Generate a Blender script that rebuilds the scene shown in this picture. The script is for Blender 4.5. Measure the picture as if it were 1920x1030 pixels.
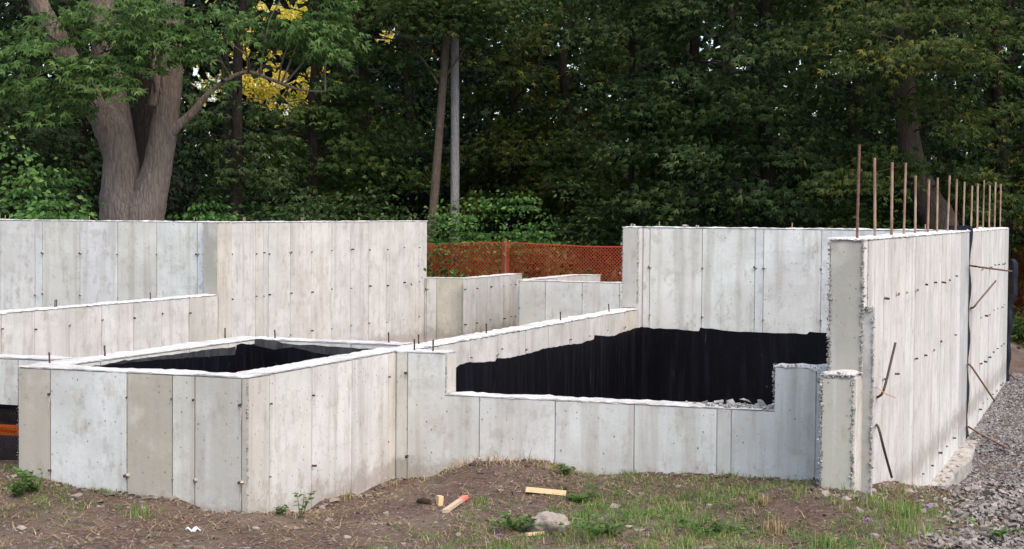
import bpy, bmesh, math, random
import numpy as np
random.seed(7); RNG = np.random.default_rng(7)
S = bpy.context.scene
for o in list(bpy.data.objects): bpy.data.objects.remove(o)
COL = S.collection

# ------------------------------------------------------------------ camera
H = 2.0                                        # camera height above the datum
YAW, PITCH, ROLL, FPX = 0.3559, 0.03672, 0.00808, 3200.0
def cam_axes():
    f = np.array([-math.sin(YAW)*math.cos(PITCH), math.cos(YAW)*math.cos(PITCH), -math.sin(PITCH)])
    r = np.array([math.cos(YAW), math.sin(YAW), 0.0]); u = np.cross(r, f)
    c, s = math.cos(ROLL), math.sin(ROLL)
    return r*c+u*s, u*c-r*s, f
CR, CU, CF = cam_axes()
from mathutils import Matrix, Vector, noise as mnoise
cam_d = bpy.data.cameras.new('camera'); cam = bpy.data.objects.new('camera', cam_d); COL.objects.link(cam)
cam_d.sensor_width = 36.0; cam_d.lens = 36.0*FPX/1920.0; cam_d.clip_start = 0.1; cam_d.clip_end = 600
M = Matrix.Identity(4)
for i in range(3): M[i][0], M[i][1], M[i][2] = CR[i], CU[i], -CF[i]
M[2][3] = H; cam.matrix_world = M
S.camera = cam

# ------------------------------------------------------------------ light
SUN_EL, SUN_AZ = 58.0, 126.0                    # azimuth clockwise from +Y
w = bpy.data.worlds.new('World'); S.world = w; w.use_nodes = True
nt = w.node_tree; nt.nodes.clear()
sky = nt.nodes.new('ShaderNodeTexSky'); sky.sky_type = 'NISHITA'; sky.sun_disc = False
sky.sun_elevation = math.radians(SUN_EL); sky.sun_rotation = math.radians(SUN_AZ)
sky.air_density = 1.0; sky.dust_density = 3.0; sky.ozone_density = 1.0
bg = nt.nodes.new('ShaderNodeBackground'); bg.inputs['Strength'].default_value = 0.15
wo = nt.nodes.new('ShaderNodeOutputWorld')
nt.links.new(sky.outputs[0], bg.inputs[0]); nt.links.new(bg.outputs[0], wo.inputs[0])
sd = bpy.data.lights.new('sun', 'SUN'); sd.energy = 1.05; sd.angle = math.radians(60); sd.color = (1.0, 0.88, 0.75)
sun = bpy.data.objects.new('sun', sd); COL.objects.link(sun)
e, a = math.radians(SUN_EL), math.radians(SUN_AZ)
sdir = Vector((math.sin(a)*math.cos(e), math.cos(a)*math.cos(e), math.sin(e)))
sun.rotation_euler = sdir.to_track_quat('Z', 'Y').to_euler(); sun.location = sdir*50
S.view_settings.view_transform = 'Standard'; S.view_settings.look = 'None'
S.view_settings.gamma = 1.0; S.view_settings.use_curve_mapping = False
S.view_settings.exposure = 1.32
S.render.engine = 'CYCLES'
S.cycles.max_bounces = 6; S.cycles.diffuse_bounces = 3; S.cycles.transmission_bounces = 3; S.cycles.glossy_bounces = 2

# ------------------------------------------------------------------ pixel helpers (1920x1030 photo)
def ray(x, y): return CR*(x-960)/FPX - CU*(y-515)/FPX + CF
ORG = np.array([0, 0, H])
def at(x, y, D): return ORG + ray(x, y)*D                 # at depth D
def onX(x, y, X): d = ray(x, y); return ORG + d*X/d[0]
def onY(x, y, Y): d = ray(x, y); return ORG + d*Y/d[1]
def onZ(x, y, Z): d = ray(x, y); return ORG + d*(Z-H)/d[2]

# ------------------------------------------------------------------ materials
MATS = {}
def newmat(name):
    m = bpy.data.materials.new(name); m.use_nodes = True; MATS[name] = m
    t = m.node_tree; b = t.nodes['Principled BSDF']; b.inputs['Specular IOR Level'].default_value = 0.25
    return m, t, b
def N(t, typ, **kw):
    n = t.nodes.new(typ)
    for k, v in kw.items():
        if k in n.inputs: n.inputs[k].default_value = v
        else: setattr(n, k, v)
    return n
def mixc(t, fac, a, b, mode='MIX'):
    n = t.nodes.new('ShaderNodeMix'); n.data_type = 'RGBA'; n.blend_type = mode
    for idx, v in ((0, fac), (6, a), (7, b)):
        if hasattr(v, 'type') and hasattr(v, 'is_linked'): t.links.new(v, n.inputs[idx])
        else: n.inputs[idx].default_value = v if idx == 0 else (tuple(v)+(1,))[:4]
    return n.outputs[2]
def ramp(t, src, stops, interp='LINEAR'):
    n = t.nodes.new('ShaderNodeValToRGB'); n.color_ramp.interpolation = interp
    el = n.color_ramp.elements
    while len(el) < len(stops): el.new(0.5)
    for e_, (p, c) in zip(el, stops):
        e_.position = p; e_.color = (c, c, c, 1) if not hasattr(c, '__len__') else tuple(c)+(1,)
    t.links.new(src, n.inputs[0]); return n.outputs[0]
def noise_tex(t, scale, detail=4, rough=.55, vec=None, w=None, dim='3D'):
    n = t.nodes.new('ShaderNodeTexNoise'); n.noise_dimensions = dim
    n.inputs['Scale'].default_value = scale; n.inputs['Detail'].default_value = detail; n.inputs['Roughness'].default_value = rough
    if vec: t.links.new(vec, n.inputs['Vector'])
    if w: t.links.new(w, n.inputs['W'])
    return n.outputs[0]
def mapping(t, vec, scale):
    n = t.nodes.new('ShaderNodeMapping'); n.inputs['Scale'].default_value = scale; t.links.new(vec, n.inputs[0]); return n.outputs[0]
def bump(t, b, h, strength, dist):
    n = t.nodes.new('ShaderNodeBump'); n.inputs['Strength'].default_value = strength; n.inputs['Distance'].default_value = dist
    t.links.new(h, n.inputs['Height']); t.links.new(n.outputs[0], b.inputs['Normal'])

def mat_concrete(name='concrete', grain=1.0):
    m, t, b = newmat(name)
    tc = N(t, 'ShaderNodeTexCoord').outputs['Object']
    oi = N(t, 'ShaderNodeObjectInfo')
    w_ = N(t, 'ShaderNodeMath', operation='MULTIPLY'); t.links.new(oi.outputs['Random'], w_.inputs[0]); w_.inputs[1].default_value = 37.0
    w_ = w_.outputs[0]
    cloud = noise_tex(t, 2.2, 5, .6, tc, w_, '4D')
    st = noise_tex(t, 1.0, 4, .6, mapping(t, tc, (9, 9, .55)), w_, '4D')
    fine = noise_tex(t, 60, 3, .7, tc)
    patch = noise_tex(t, 5.5, 4, .65, tc, w_, '4D')
    c = mixc(t, 1.0, oi.outputs['Color'], (1.06, 1.06, 1.04), 'MULTIPLY')
    c = mixc(t, ramp(t, cloud, [(.44, 0.0), (.70, .48)]), c, (.36, .345, .31))
    c = mixc(t, ramp(t, cloud, [(.30, .45), (.47, 0.0)]), c, (.72, .70, .66))
    c = mixc(t, ramp(t, st, [(.50, 0.0), (.70, .55)]), c, (.31, .28, .235))
    c = mixc(t, ramp(t, st, [(.26, .40), (.42, 0.0)]), c, (.66, .67, .68))
    c = mixc(t, ramp(t, patch, [(.55, 0.0), (.66, .42)]), c, (.34, .30, .23))
    c = mixc(t, ramp(t, fine, [(.25, .25), (.5, 0.0), (.8, .12)]), c, (.30, .30, .29))
    v = N(t, 'ShaderNodeTexVoronoi', feature='F1'); v.inputs['Scale'].default_value = 24*grain; t.links.new(mapping(t, tc, (1, 1, .8)), v.inputs['Vector'])
    sel = N(t, 'ShaderNodeSeparateColor'); t.links.new(v.outputs['Color'], sel.inputs[0])
    pr = N(t, 'ShaderNodeMath', operation='MULTIPLY'); t.links.new(sel.outputs[0], pr.inputs[0]); pr.inputs[1].default_value = .18
    pit = N(t, 'ShaderNodeMath', operation='LESS_THAN'); t.links.new(v.outputs['Distance'], pit.inputs[0]); t.links.new(pr.outputs[0], pit.inputs[1])
    gate = N(t, 'ShaderNodeMath', operation='GREATER_THAN'); t.links.new(sel.outputs[1], gate.inputs[0]); gate.inputs[1].default_value = .12
    pg = N(t, 'ShaderNodeMath', operation='MULTIPLY'); t.links.new(pit.outputs[0], pg.inputs[0]); t.links.new(gate.outputs[0], pg.inputs[1])
    pf = N(t, 'ShaderNodeMath', operation='MULTIPLY'); t.links.new(pg.outputs[0], pf.inputs[0]); pf.inputs[1].default_value = .8
    c = mixc(t, ramp(t, noise_tex(t, .9, 5, .65, tc), [(.42, 0.0), (.68, .28)]), c, (.39, .375, .335))
    c = mixc(t, ramp(t, noise_tex(t, 1.0, 4, .6, mapping(t, tc, (.7, .7, 6))), [(.58, 0.0), (.66, .22)]), c, (.36, .345, .32))
    sx_ = N(t, 'ShaderNodeSeparateXYZ'); t.links.new(tc, sx_.inputs[0])
    sn = N(t, 'ShaderNodeMath', operation='MULTIPLY_ADD'); t.links.new(noise_tex(t, 7, 6, .75, tc), sn.inputs[0]); sn.inputs[1].default_value = -.55; t.links.new(sx_.outputs[2], sn.inputs[2])
    c = mixc(t, ramp(t, sn.outputs[0], [(.34, .0), (.42, .5), (.50, .5), (.60, 0.0)]), c, (.22, .175, .135))
    pn = N(t, 'ShaderNodeMath', operation='MULTIPLY'); t.links.new(pf.outputs[0], pn.inputs[0]); t.links.new(ramp(t, noise_tex(t, 3.5, 3, .6, tc, w_, '4D'), [(.36, .25), (.58, 1.0)]), pn.inputs[1])
    c = mixc(t, ramp(t, noise_tex(t, 11, 5, .7, mapping(t, tc, (1, 1, .45)), w_, '4D'), [(.54, 0.0), (.68, .52)]), c, (.27, .24, .19))
    c = mixc(t, pn.outputs[0], c, (.13, .125, .11))
    t.links.new(c, b.inputs['Base Color']); b.inputs['Roughness'].default_value = .88
    hh = N(t, 'ShaderNodeMath', operation='MULTIPLY_ADD'); t.links.new(pg.outputs[0], hh.inputs[0]); hh.inputs[1].default_value = -1.2
    t.links.new(noise_tex(t, 22, 6, .7, tc), hh.inputs[2])
    bump(t, b, hh.outputs[0], .45, .006)
    return m
CONC = mat_concrete()

def mat_noise(name, ca, cb, scale, rough=.8, cc=None, bstr=.5, bdist=.01, vscale=None, spec=.25, bscale=None):
    m, t, b = newmat(name); tc = N(t, 'ShaderNodeTexCoord').outputs['Object']
    vec = mapping(t, tc, vscale) if vscale else tc
    n1 = noise_tex(t, scale, 6, .65, vec); c = mixc(t, ramp(t, n1, [(.35, 0.), (.65, 1.)]), ca, cb)
    if cc: c = mixc(t, ramp(t, noise_tex(t, scale*.22, 4, .6, tc), [(.45, 0.), (.65, .9)]), c, cc)
    t.links.new(c, b.inputs['Base Color']); b.inputs['Roughness'].default_value = rough; b.inputs['Specular IOR Level'].default_value = spec
    bump(t, b, noise_tex(t, bscale or scale*1.7, 6, .7, vec), bstr, bdist); return m
TOP = mat_noise('concrete_top', (.44, .43, .41), (.60, .59, .57), 12, .9, (.38, .36, .325), 1.0, .014)
RAG = mat_noise('broken_concrete', (.21, .205, .19), (.36, .35, .33), 30, .9, None, .9, .012)
SPALL = mat_noise('spalled_mortar', (.20, .17, .14), (.40, .37, .32), 55, .9, None, .6, .006)
RUST = mat_noise('rusted_steel', (.085, .045, .03), (.17, .10, .07), 60, .75, None, .6, .002)
RUSTD = mat_noise('dark_rusted_steel', (.035, .022, .018), (.085, .055, .04), 60, .7, None, .6, .002)
REB = mat_noise('weathered_rebar', (.36, .27, .19), (.24, .15, .10), 14, .8, (.14, .075, .05), .8, .002, (1, 1, .4))
WOOD = mat_noise('raw_pine', (.55, .38, .20), (.66, .50, .30), 30, .7, None, .4, .003, (1, 12, 12))
WOODG = mat_noise('weathered_pine', (.40, .30, .20), (.52, .42, .30), 30, .8, None, .5, .003, (1, 12, 12))
CHAR = mat_noise('rotten_wood', (.015, .011, .008), (.06, .04, .025), 30, .9, None, .9, .01)
PINK = mat_noise('pink_marking_paint', (.80, .22, .17), (.72, .16, .12), 20, .7)
LITTER = mat_noise('white_plastic_scrap', (.75, .76, .78), (.65, .65, .66), 10, .5)
ROCK = mat_noise('boulder_stone', (.25, .21, .175), (.38, .335, .29), 14, .9, (.17, .135, .11), .9, .02)
ORANGE = mat_noise('orange_plastic_netting', (.42, .075, .026), (.31, .05, .02), 6, .55)
ORANGE2 = mat_noise('bright_orange_plastic', (.85, .17, .02), (.75, .13, .02), 6, .5)
DARKNET = mat_noise('dark_plastic_mesh', (.045, .030, .032), (.07, .05, .05), 12, .5)
VOID = mat_noise('dark_interior_shade', (.010, .007, .009), (.02, .013, .014), 8, .8)
MEMB = mat_noise('black_membrane', (.006, .007, .012), (.018, .020, .030), 7, .6, None, .4, .01, (6, 6, .6), .12)
POSTM = mat_noise('fence_post_steel', (.30, .09, .06), (.22, .12, .09), 20, .7)
FOOT = mat_noise('footing_concrete', (.26, .235, .205), (.40, .37, .335), 9, .9, (.17, .14, .11), .8, .012)
PURPLE = mat_noise('purple_petal', (.34, .12, .62), (.42, .18, .70), 30, .6)
WIRE = mat_noise('orange_tie_wire', (.55, .28, .08), (.45, .22, .06), 30, .6)

def mat_tar():
    m, t, b = newmat('tar_coating'); tc = N(t, 'ShaderNodeTexCoord').outputs['Object']
    n = noise_tex(t, 1.0, 5, .65, mapping(t, tc, (14, 14, 1.2)))
    c = mixc(t, ramp(t, n, [(.5, 0.), (.75, 1.)]), (.0025, .0025, .004), (.009, .009, .013))
    sp = noise_tex(t, 34, 3, .6, tc); c = mixc(t, ramp(t, sp, [(.70, 0.), (.76, .4)]), c, (.10, .10, .11))
    dr = noise_tex(t, 1.0, 2, .5, mapping(t, tc, (30, 30, 2.4))); c = mixc(t, ramp(t, dr, [(.70, 0.), (.74, .3)]), c, (.07, .07, .08))
    t.links.new(c, b.inputs['Base Color'])
    t.links.new(ramp(t, n, [(.3, .42), (.7, .7)]), b.inputs['Roughness']); b.inputs['Specular IOR Level'].default_value = .10
    bump(t, b, noise_tex(t, 30, 5, .6, tc), .35, .006); return m
TAR = mat_tar()
WASH = mat_noise('thin_tar_wash', (.016, .016, .018), (.075, .073, .072), 5, .7, (.010, .010, .012), .3, .004, (3, 3, .8))

def mat_leaf(name, ca, cb, cc=None, ccf=.0, trans=.25):
    m, t, b = newmat(name)
    g = N(t, 'ShaderNodeNewGeometry').outputs['Random Per Island']
    tc = N(t, 'ShaderNodeTexCoord').outputs['Object']
    c = mixc(t, g, ca, cb)
    if cc:
        f = N(t, 'ShaderNodeMath', operation='GREATER_THAN'); t.links.new(g, f.inputs[0]); f.inputs[1].default_value = 1-ccf
        nz = ramp(t, noise_tex(t, .9, 2, .5, tc), [(.48, 0.), (.62, 1.)])
        mm = N(t, 'ShaderNodeMath', operation='MAXIMUM'); mm.inputs[1].default_value = 0
        m2 = N(t, 'ShaderNodeMath', operation='MULTIPLY'); t.links.new(nz, m2.inputs[0]); m2.inputs[1].default_value = .5
        t.links.new(f.outputs[0], mm.inputs[0])
        add = N(t, 'ShaderNodeMath', operation='MAXIMUM'); t.links.new(mm.outputs[0], add.inputs[0])
        m3 = N(t, 'ShaderNodeMath', operation='MULTIPLY'); t.links.new(m2.outputs[0], m3.inputs[0]); t.links.new(g, m3.inputs[1]); t.links.new(m3.outputs[0], add.inputs[1])
        c = mixc(t, add.outputs[0], c, cc)
    t.links.new(c, b.inputs['Base Color']); b.inputs['Roughness'].default_value = .6; b.inputs['Specular IOR Level'].default_value = .12
    tr = N(t, 'ShaderNodeBsdfTranslucent'); t.links.new(mixc(t, 1.0, c, (1.0, 1.15, .6), 'MULTIPLY'), tr.inputs[0])
    ms = N(t, 'ShaderNodeMixShader'); ms.inputs[0].default_value = trans
    out = t.nodes['Material Output']
    t.links.new(b.outputs[0], ms.inputs[1]); t.links.new(tr.outputs[0], ms.inputs[2]); t.links.new(ms.outputs[0], out.inputs[0]); return m
LEAF = {
 'maple': mat_leaf('silver_maple_leaves', (.030, .070, .016), (.085, .150, .038), (.13, .19, .06), .06),
 'green': mat_leaf('green_leaves', (.011, .027, .006), (.043, .077, .019), (.12, .14, .03), .04),
 'deep': mat_leaf('shaded_green_leaves', (.005, .013, .004), (.021, .039, .011), (.06, .08, .02), .03),  # shade inside the wood put into the leaf colour
 'blue': mat_leaf('bluish_green_leaves', (.012, .028, .008), (.048, .082, .024), (.10, .13, .04), .04),
 'olive': mat_leaf('olive_leaves', (.014, .028, .006), (.054, .076, .015), (.16, .15, .02), .05),
 'autumn': mat_leaf('turning_leaves', (.014, .030, .007), (.054, .080, .019), (.13, .12, .02), .04),
 'shrub': mat_leaf('shrub_leaves', (.036, .090, .024), (.095, .180, .050), (.15, .25, .06), .08),
 'far': mat_leaf('far_leaves', (.005, .011, .004), (.013, .022, .007)),  # near-black leaves stand in for the shade deep in the wood
 'gold': mat_leaf('sunlit_gold_leaves', (.50, .36, .04), (.95, .72, .16), (.30, .34, .06), .25, .45),  # golden sunlight painted into the leaf colour
 'yellow': mat_leaf('yellow_shrub_leaves', (.16, .14, .02), (.32, .24, .03), (.10, .13, .03), .2),
 'weed': mat_leaf('weed_leaves', (.045, .095, .022), (.10, .17, .04)),
 'grass': mat_leaf('grass_blades', (.060, .125, .026), (.17, .27, .075), (.36, .30, .13), .12),
 'straw': mat_leaf('dry_grass', (.22, .155, .08), (.46, .35, .20), (.12, .08, .05), .2, .1),
}
def mat_bark(name, ca, cb, sc=1.0):
    m, t, b = newmat(name); tc = N(t, 'ShaderNodeTexCoord').outputs['Object']
    mp = mapping(t, tc, (17*sc, 17*sc, 2.8*sc))
    n1 = noise_tex(t, 1.0, 6, .7, mp)
    v = N(t, 'ShaderNodeTexVoronoi', feature='DISTANCE_TO_EDGE'); v.inputs['Scale'].default_value = 1.6; t.links.new(mapping(t, tc, (12*sc, 12*sc, 2.4*sc)), v.inputs['Vector'])
    c = mixc(t, ramp(t, n1, [(.3, 0.), (.7, 1.)]), ca, cb)
    c = mixc(t, ramp(t, v.outputs['Distance'], [(0., .45), (.10, 0.)]), c, tuple(x*.5 for x in ca))
    t.links.new(c, b.inputs['Base Color']); b.inputs['Roughness'].default_value = .95; b.inputs['Specular IOR Level'].default_value = .1
    hh = N(t, 'ShaderNodeMath', operation='MULTIPLY_ADD'); t.links.new(v.outputs['Distance'], hh.inputs[0]); hh.inputs[1].default_value = 1.2; t.links.new(n1, hh.inputs[2])
    bump(t, b, hh.outputs[0], 1.0, .03); return m
BARK = mat_bark('maple_bark', (.13, .098, .080), (.25, .20, .165))
BARKB = mat_bark('tan_bark', (.10, .075, .055), (.18, .14, .105), 1.6)
BARKP = mat_bark('pale_bark', (.22, .205, .195), (.36, .345, .33), 1.6)
BARKM = mat_bark('brown_bark', (.055, .042, .034), (.11, .088, .072), 1.2)
BARKD = mat_bark('dark_bark', (.014, .011, .009), (.034, .027, .022), 1.3)

def mat_ground():
    m, t, b = newmat('soil'); tc = N(t, 'ShaderNodeTexCoord').outputs['Object']
    n1 = noise_tex(t, 26, 6, .7, tc); n2 = noise_tex(t, 1.3, 5, .6, tc); n3 = noise_tex(t, 5, 5, .65, tc)
    c = mixc(t, ramp(t, n1, [(.3, 0.), (.7, 1.)]), (.050, .032, .024), (.138, .096, .074))
    c = mixc(t, ramp(t, n2, [(.45, 0.), (.65, .6)]), c, (.17, .13, .095))
    c = mixc(t, ramp(t, n3, [(.55, 0.), (.72, .7)]), c, (.035, .024, .019))
    v = N(t, 'ShaderNodeTexVoronoi'); v.inputs['Scale'].default_value = 30; t.links.new(tc, v.inputs['Vector'])
    sel = N(t, 'ShaderNodeSeparateColor'); t.links.new(v.outputs['Color'], sel.inputs[0])
    pr = N(t, 'ShaderNodeMath', operation='MULTIPLY'); t.links.new(sel.outputs[0], pr.inputs[0]); pr.inputs[1].default_value = .22
    pit = N(t, 'ShaderNodeMath', operation='LESS_THAN'); t.links.new(v.outputs['Distance'], pit.inputs[0]); t.links.new(pr.outputs[0], pit.inputs[1])
    c = mixc(t, pit.outputs[0], c, (.30, .26, .22))
    t.links.new(c, b.inputs['Base Color']); b.inputs['Roughness'].default_value = .95; b.inputs['Specular IOR Level'].default_value = .1
    hh = N(t, 'ShaderNodeMath', operation='ADD'); t.links.new(n1, hh.inputs[0]); t.links.new(pit.outputs[0], hh.inputs[1])
    bump(t, b, hh.outputs[0], .9, .025); return m
SOIL = mat_ground()
def mat_stones(name, cols):
    m, t, b = newmat(name); g = N(t, 'ShaderNodeNewGeometry').outputs['Random Per Island']
    c = ramp(t, g, [(i/(len(cols)-1), c) for i, c in enumerate(cols)])
    tc = N(t, 'ShaderNodeTexCoord').outputs['Object']
    c = mixc(t, ramp(t, noise_tex(t, 45, 4, .6, tc), [(.35, .0), (.75, .5)]), c, (.16, .14, .13))
    t.links.new(c, b.inputs['Base Color']); b.inputs['Roughness'].default_value = .9
    bump(t, b, noise_tex(t, 90, 4, .7, tc), .5, .004); return m
GRAV = mat_stones('grey_gravel', [(.10, .10, .105), (.16, .16, .165), (.22, .215, .215), (.13, .125, .125), (.31, .30, .295)])
CRUSH = mat_stones('crushed_stone', [(.16, .138, .122), (.23, .20, .178), (.13, .11, .098), (.31, .275, .245), (.20, .178, .16)])
CLOD = mat_stones('soil_clods', [(.048, .031, .022), (.085, .058, .042), (.125, .09, .067), (.24, .205, .17), (.065, .043, .031)])
MUD = mat_noise('wet_mud', (.10, .050, .025), (.16, .085, .045), 5, .25, None, .3, .01, None, .5)

# ------------------------------------------------------------------ mesh helpers
def link(name, verts, faces, mat, parent=None, smooth=False, color=None, off=None):
    me = bpy.data.meshes.new(name)
    v = np.asarray(verts, float)
    if parent is not None and off is None: off = ROOTLOC.get(root_of(parent).name, (0, 0, 0))
    if off is not None: v = v - np.asarray(off)
    me.from_pydata(v.tolist(), [], faces); me.update()
    bm = bmesh.new(); bm.from_mesh(me); bmesh.ops.recalc_face_normals(bm, faces=bm.faces); bm.to_mesh(me); bm.free()
    if smooth: me.shade_smooth()
    me.materials.append(mat); o = bpy.data.objects.new(name, me); COL.objects.link(o)
    if parent is not None: o.parent = parent
    if color: o.color = tuple(color)+(1,)
    return o
ROOTLOC = {}
def root_of(o):
    while o.parent: o = o.parent
    return o
def thing(name, label, cat, loc, group=None):
    o = bpy.data.objects.new(name, None); COL.objects.link(o); o.location = loc; o.empty_display_size = .2
    o['label'] = label; o['category'] = cat
    if group: o['group'] = group
    ROOTLOC[o.name] = tuple(loc); return o
def tag(o, label, cat, group=None):
    o['label'] = label; o['category'] = cat
    if group: o['group'] = group
    return o
def fast_mesh(name, verts, loops, nper, mat, parent=None, off=None, flat=True):
    """verts (N,3), loops flat index array, nper verts per face"""
    me = bpy.data.meshes.new(name); v = np.asarray(verts, np.float32)
    if parent is not None and off is None: off = ROOTLOC.get(root_of(parent).name, (0, 0, 0))
    if off is not None: v = v - np.asarray(off, np.float32)
    nf = len(loops)//nper
    me.vertices.add(len(v)); me.loops.add(len(loops)); me.polygons.add(nf)
    me.vertices.foreach_set('co', v.ravel()); me.loops.foreach_set('vertex_index', np.asarray(loops, np.int32))
    me.polygons.foreach_set('loop_start', np.arange(0, nf*nper, nper, dtype=np.int32))
    me.update(calc_edges=True); me.materials.append(mat)
    if flat: me.shade_flat()
    o = bpy.data.objects.new(name, me); COL.objects.link(o)
    if parent is not None: o.parent = parent
    return o
def box(x0, x1, y0, y1, z0, z1):
    v = [(x, y, z) for x in (x0, x1) for y in (y0, y1) for z in (z0, z1)]
    f = [(0, 1, 3, 2), (4, 6, 7, 5), (0, 4, 5, 1), (2, 3, 7, 6), (0, 2, 6, 4), (1, 5, 7, 3)]
    return v, f
def merge(parts):
    V, F = [], []
    for v, f in parts:
        n = len(V); V += [tuple(p) for p in v]; F += [tuple(i+n for i in q) for q in f]
    return V, F
def tube(pts, radii, sides=8, jit=0.0, seed=0, caps=True):
    rg = np.random.default_rng(seed); pts = np.asarray(pts, float); V, F = [], []
    n = len(pts); tang = np.gradient(pts, axis=0); tang /= np.linalg.norm(tang, axis=1)[:, None]+1e-9
    ref = np.array([1., 0, 0]) if abs(tang[0][0]) < .8 else np.array([0, 1., 0])
    for i in range(n):
        t = tang[i]; u = ref - t*(ref@t); u /= np.linalg.norm(u); ref = u; w_ = np.cross(t, u)
        for k in range(sides):
            a_ = 2*math.pi*k/sides; rr = radii[i]*(1+jit*rg.normal())
            V.append(pts[i]+(u*math.cos(a_)+w_*math.sin(a_))*rr)
    for i in range(n-1):
        for k in range(sides):
            a_, b_ = i*sides+k, i*sides+(k+1) % sides; F.append((a_, b_, b_+sides, a_+sides))
    if caps: F.append(tuple(range(sides-1, -1, -1))); F.append(tuple(range((n-1)*sides, n*sides)))
    return [tuple(p) for p in V], F
def resample(pts, radii, n):
    pts = np.asarray(pts, float); radii = np.asarray(radii, float); s = np.r_[0, np.cumsum(np.linalg.norm(np.diff(pts, axis=0), axis=1))]
    # catmull-rom
    out, ro = [], []
    for q in np.linspace(0, s[-1], n):
        i = min(max(np.searchsorted(s, q)-1, 0), len(pts)-2); t = (q-s[i])/(s[i+1]-s[i]+1e-9)
        p0, p1, p2, p3 = pts[max(i-1, 0)], pts[i], pts[i+1], pts[min(i+2, len(pts)-1)]
        out.append(.5*((2*p1)+(-p0+p2)*t+(2*p0-5*p1+4*p2-p3)*t*t+(-p0+3*p1-3*p2+p3)*t**3)); ro.append(radii[i]*(1-t)+radii[i+1]*t)
    return np.array(out), np.array(ro)
ICO_V = None
def rock_proto(seed, sub=1):
    bm = bmesh.new(); bmesh.ops.create_icosphere(bm, subdivisions=sub, radius=1.0)
    rg = random.Random(seed); o = Vector((rg.random()*20, rg.random()*20, rg.random()*20))
    for v in bm.verts:
        k = 1+.35*mnoise.noise(v.co*1.1+o)+.12*(rg.random()-.5)*2
        v.co *= k
    bm.verts.index_update()
    V = np.array([v.co[:] for v in bm.verts]); F = np.array([[v.index for v in f.verts] for f in bm.faces]); bm.free(); return V, F
def chip_proto(seed):
    rg = np.random.default_rng(seed); q = rg.normal(size=(8, 3)); q /= np.linalg.norm(q, axis=1)[:, None]; q *= rg.uniform(.75, 1.25, (8, 1))
    bm = bmesh.new(); [bm.verts.new(p) for p in q]; r_ = bmesh.ops.convex_hull(bm, input=bm.verts)
    bmesh.ops.triangulate(bm, faces=bm.faces); bm.verts.index_update()
    V = np.array([v.co[:] for v in bm.verts]); F = np.array([[v.index for v in f.verts] for f in bm.faces]); bm.free(); return V, F
ROCKP = [chip_proto(i) for i in range(10)]
def rocks(name, P, size, mat, parent=None, flat=.7, seed=1, sub=None):
    rg = np.random.default_rng(seed); P = np.asarray(P); size = np.asarray(size); VV, LL, base = [], [], 0
    pr = rg.integers(0, len(ROCKP), len(P))
    for k in range(len(ROCKP)):
        idx = np.where(pr == k)[0]
        if not len(idx): continue
        V, F = ROCKP[k]; n = len(idx)
        q = rg.normal(size=(n, 4)); q /= np.linalg.norm(q, axis=1)[:, None]; R_ = quatm(q)
        sc = size[idx][:, None]*(rg.uniform(.7, 1.25, (n, 3)))
        v = np.einsum('nij,nkj->nki', R_, V[None]*sc[:, None, :]); v[:, :, 2] *= flat; v += P[idx][:, None, :]
        VV.append(v.reshape(-1, 3)); LL.append((F[None]+(np.arange(n)*len(V))[:, None, None]+base).reshape(-1)); base += n*len(V)
    return fast_mesh(name, np.concatenate(VV), np.concatenate(LL), 3, mat, parent)
def quatm(q):
    w_, x, y, z = q.T
    return np.stack([np.stack([1-2*(y*y+z*z), 2*(x*y-w_*z), 2*(x*z+w_*y)], -1), np.stack([2*(x*y+w_*z), 1-2*(x*x+z*z), 2*(y*z-w_*x)], -1), np.stack([2*(x*z-w_*y), 2*(y*z+w_*x), 1-2*(x*x+y*y)], -1)], 1)

# ------------------------------------------------------------------ ground
CTL = [(-8.6, 9.2, .17), (-7.5, 9.3, .18), (-7.14, 9.55, .19), (-6.55, 9.5, .135), (-6.0, 9.5, .105), (-5.42, 9.5, .06), (-5.2, 9.6, .03)]
for (x, y) in ((520, 962), (575, 966), (630, 938), (690, 925), (735, 907)): p = onX(x, y, -5.34); CTL.append(tuple(p))
for (x, y, Y) in ((770, 900, 11.85), (870, 880, 11.8), (930, 866, 11.5), (975, 860, 11.5), (1030, 876, 11.7), (1100, 893, 11.9), (1220, 892, 11.9), (1340, 890, 11.9), (1430, 900, 11.9), (1545, 908, 10.95)):
    CTL.append(tuple(onY(x, y, Y)))
CTL += [tuple(onX(1640, 918, -1.66)), (-1.4, 11.3, .085), (-.9, 11.2, .10), (-.3, 11.3, .14), (.6, 11.4, .16), (1.8, 11.5, .16), (3, 11, .1),
        (-6.2, 8.2, .06), (-3.5, 9.4, .03), (-2.2, 10.0, .05), (-4.6, 10.6, .04), (-3.2, 10.8, .05), (-5, 8.6, .03), (-.6, 10.5, .07), (-9, 7, .05), (-4, 6, 0), (0, 8, 0), (4, 8, 0), (-8, 4, 0), (2, 4, 0)]
CTL = np.array([(c[0], c[1], c[2]) for c in CTL])
def smooth(a_, b_, x): t = np.clip((x-a_)/(b_-a_), 0, 1); return t*t*(3-2*t)
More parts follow.
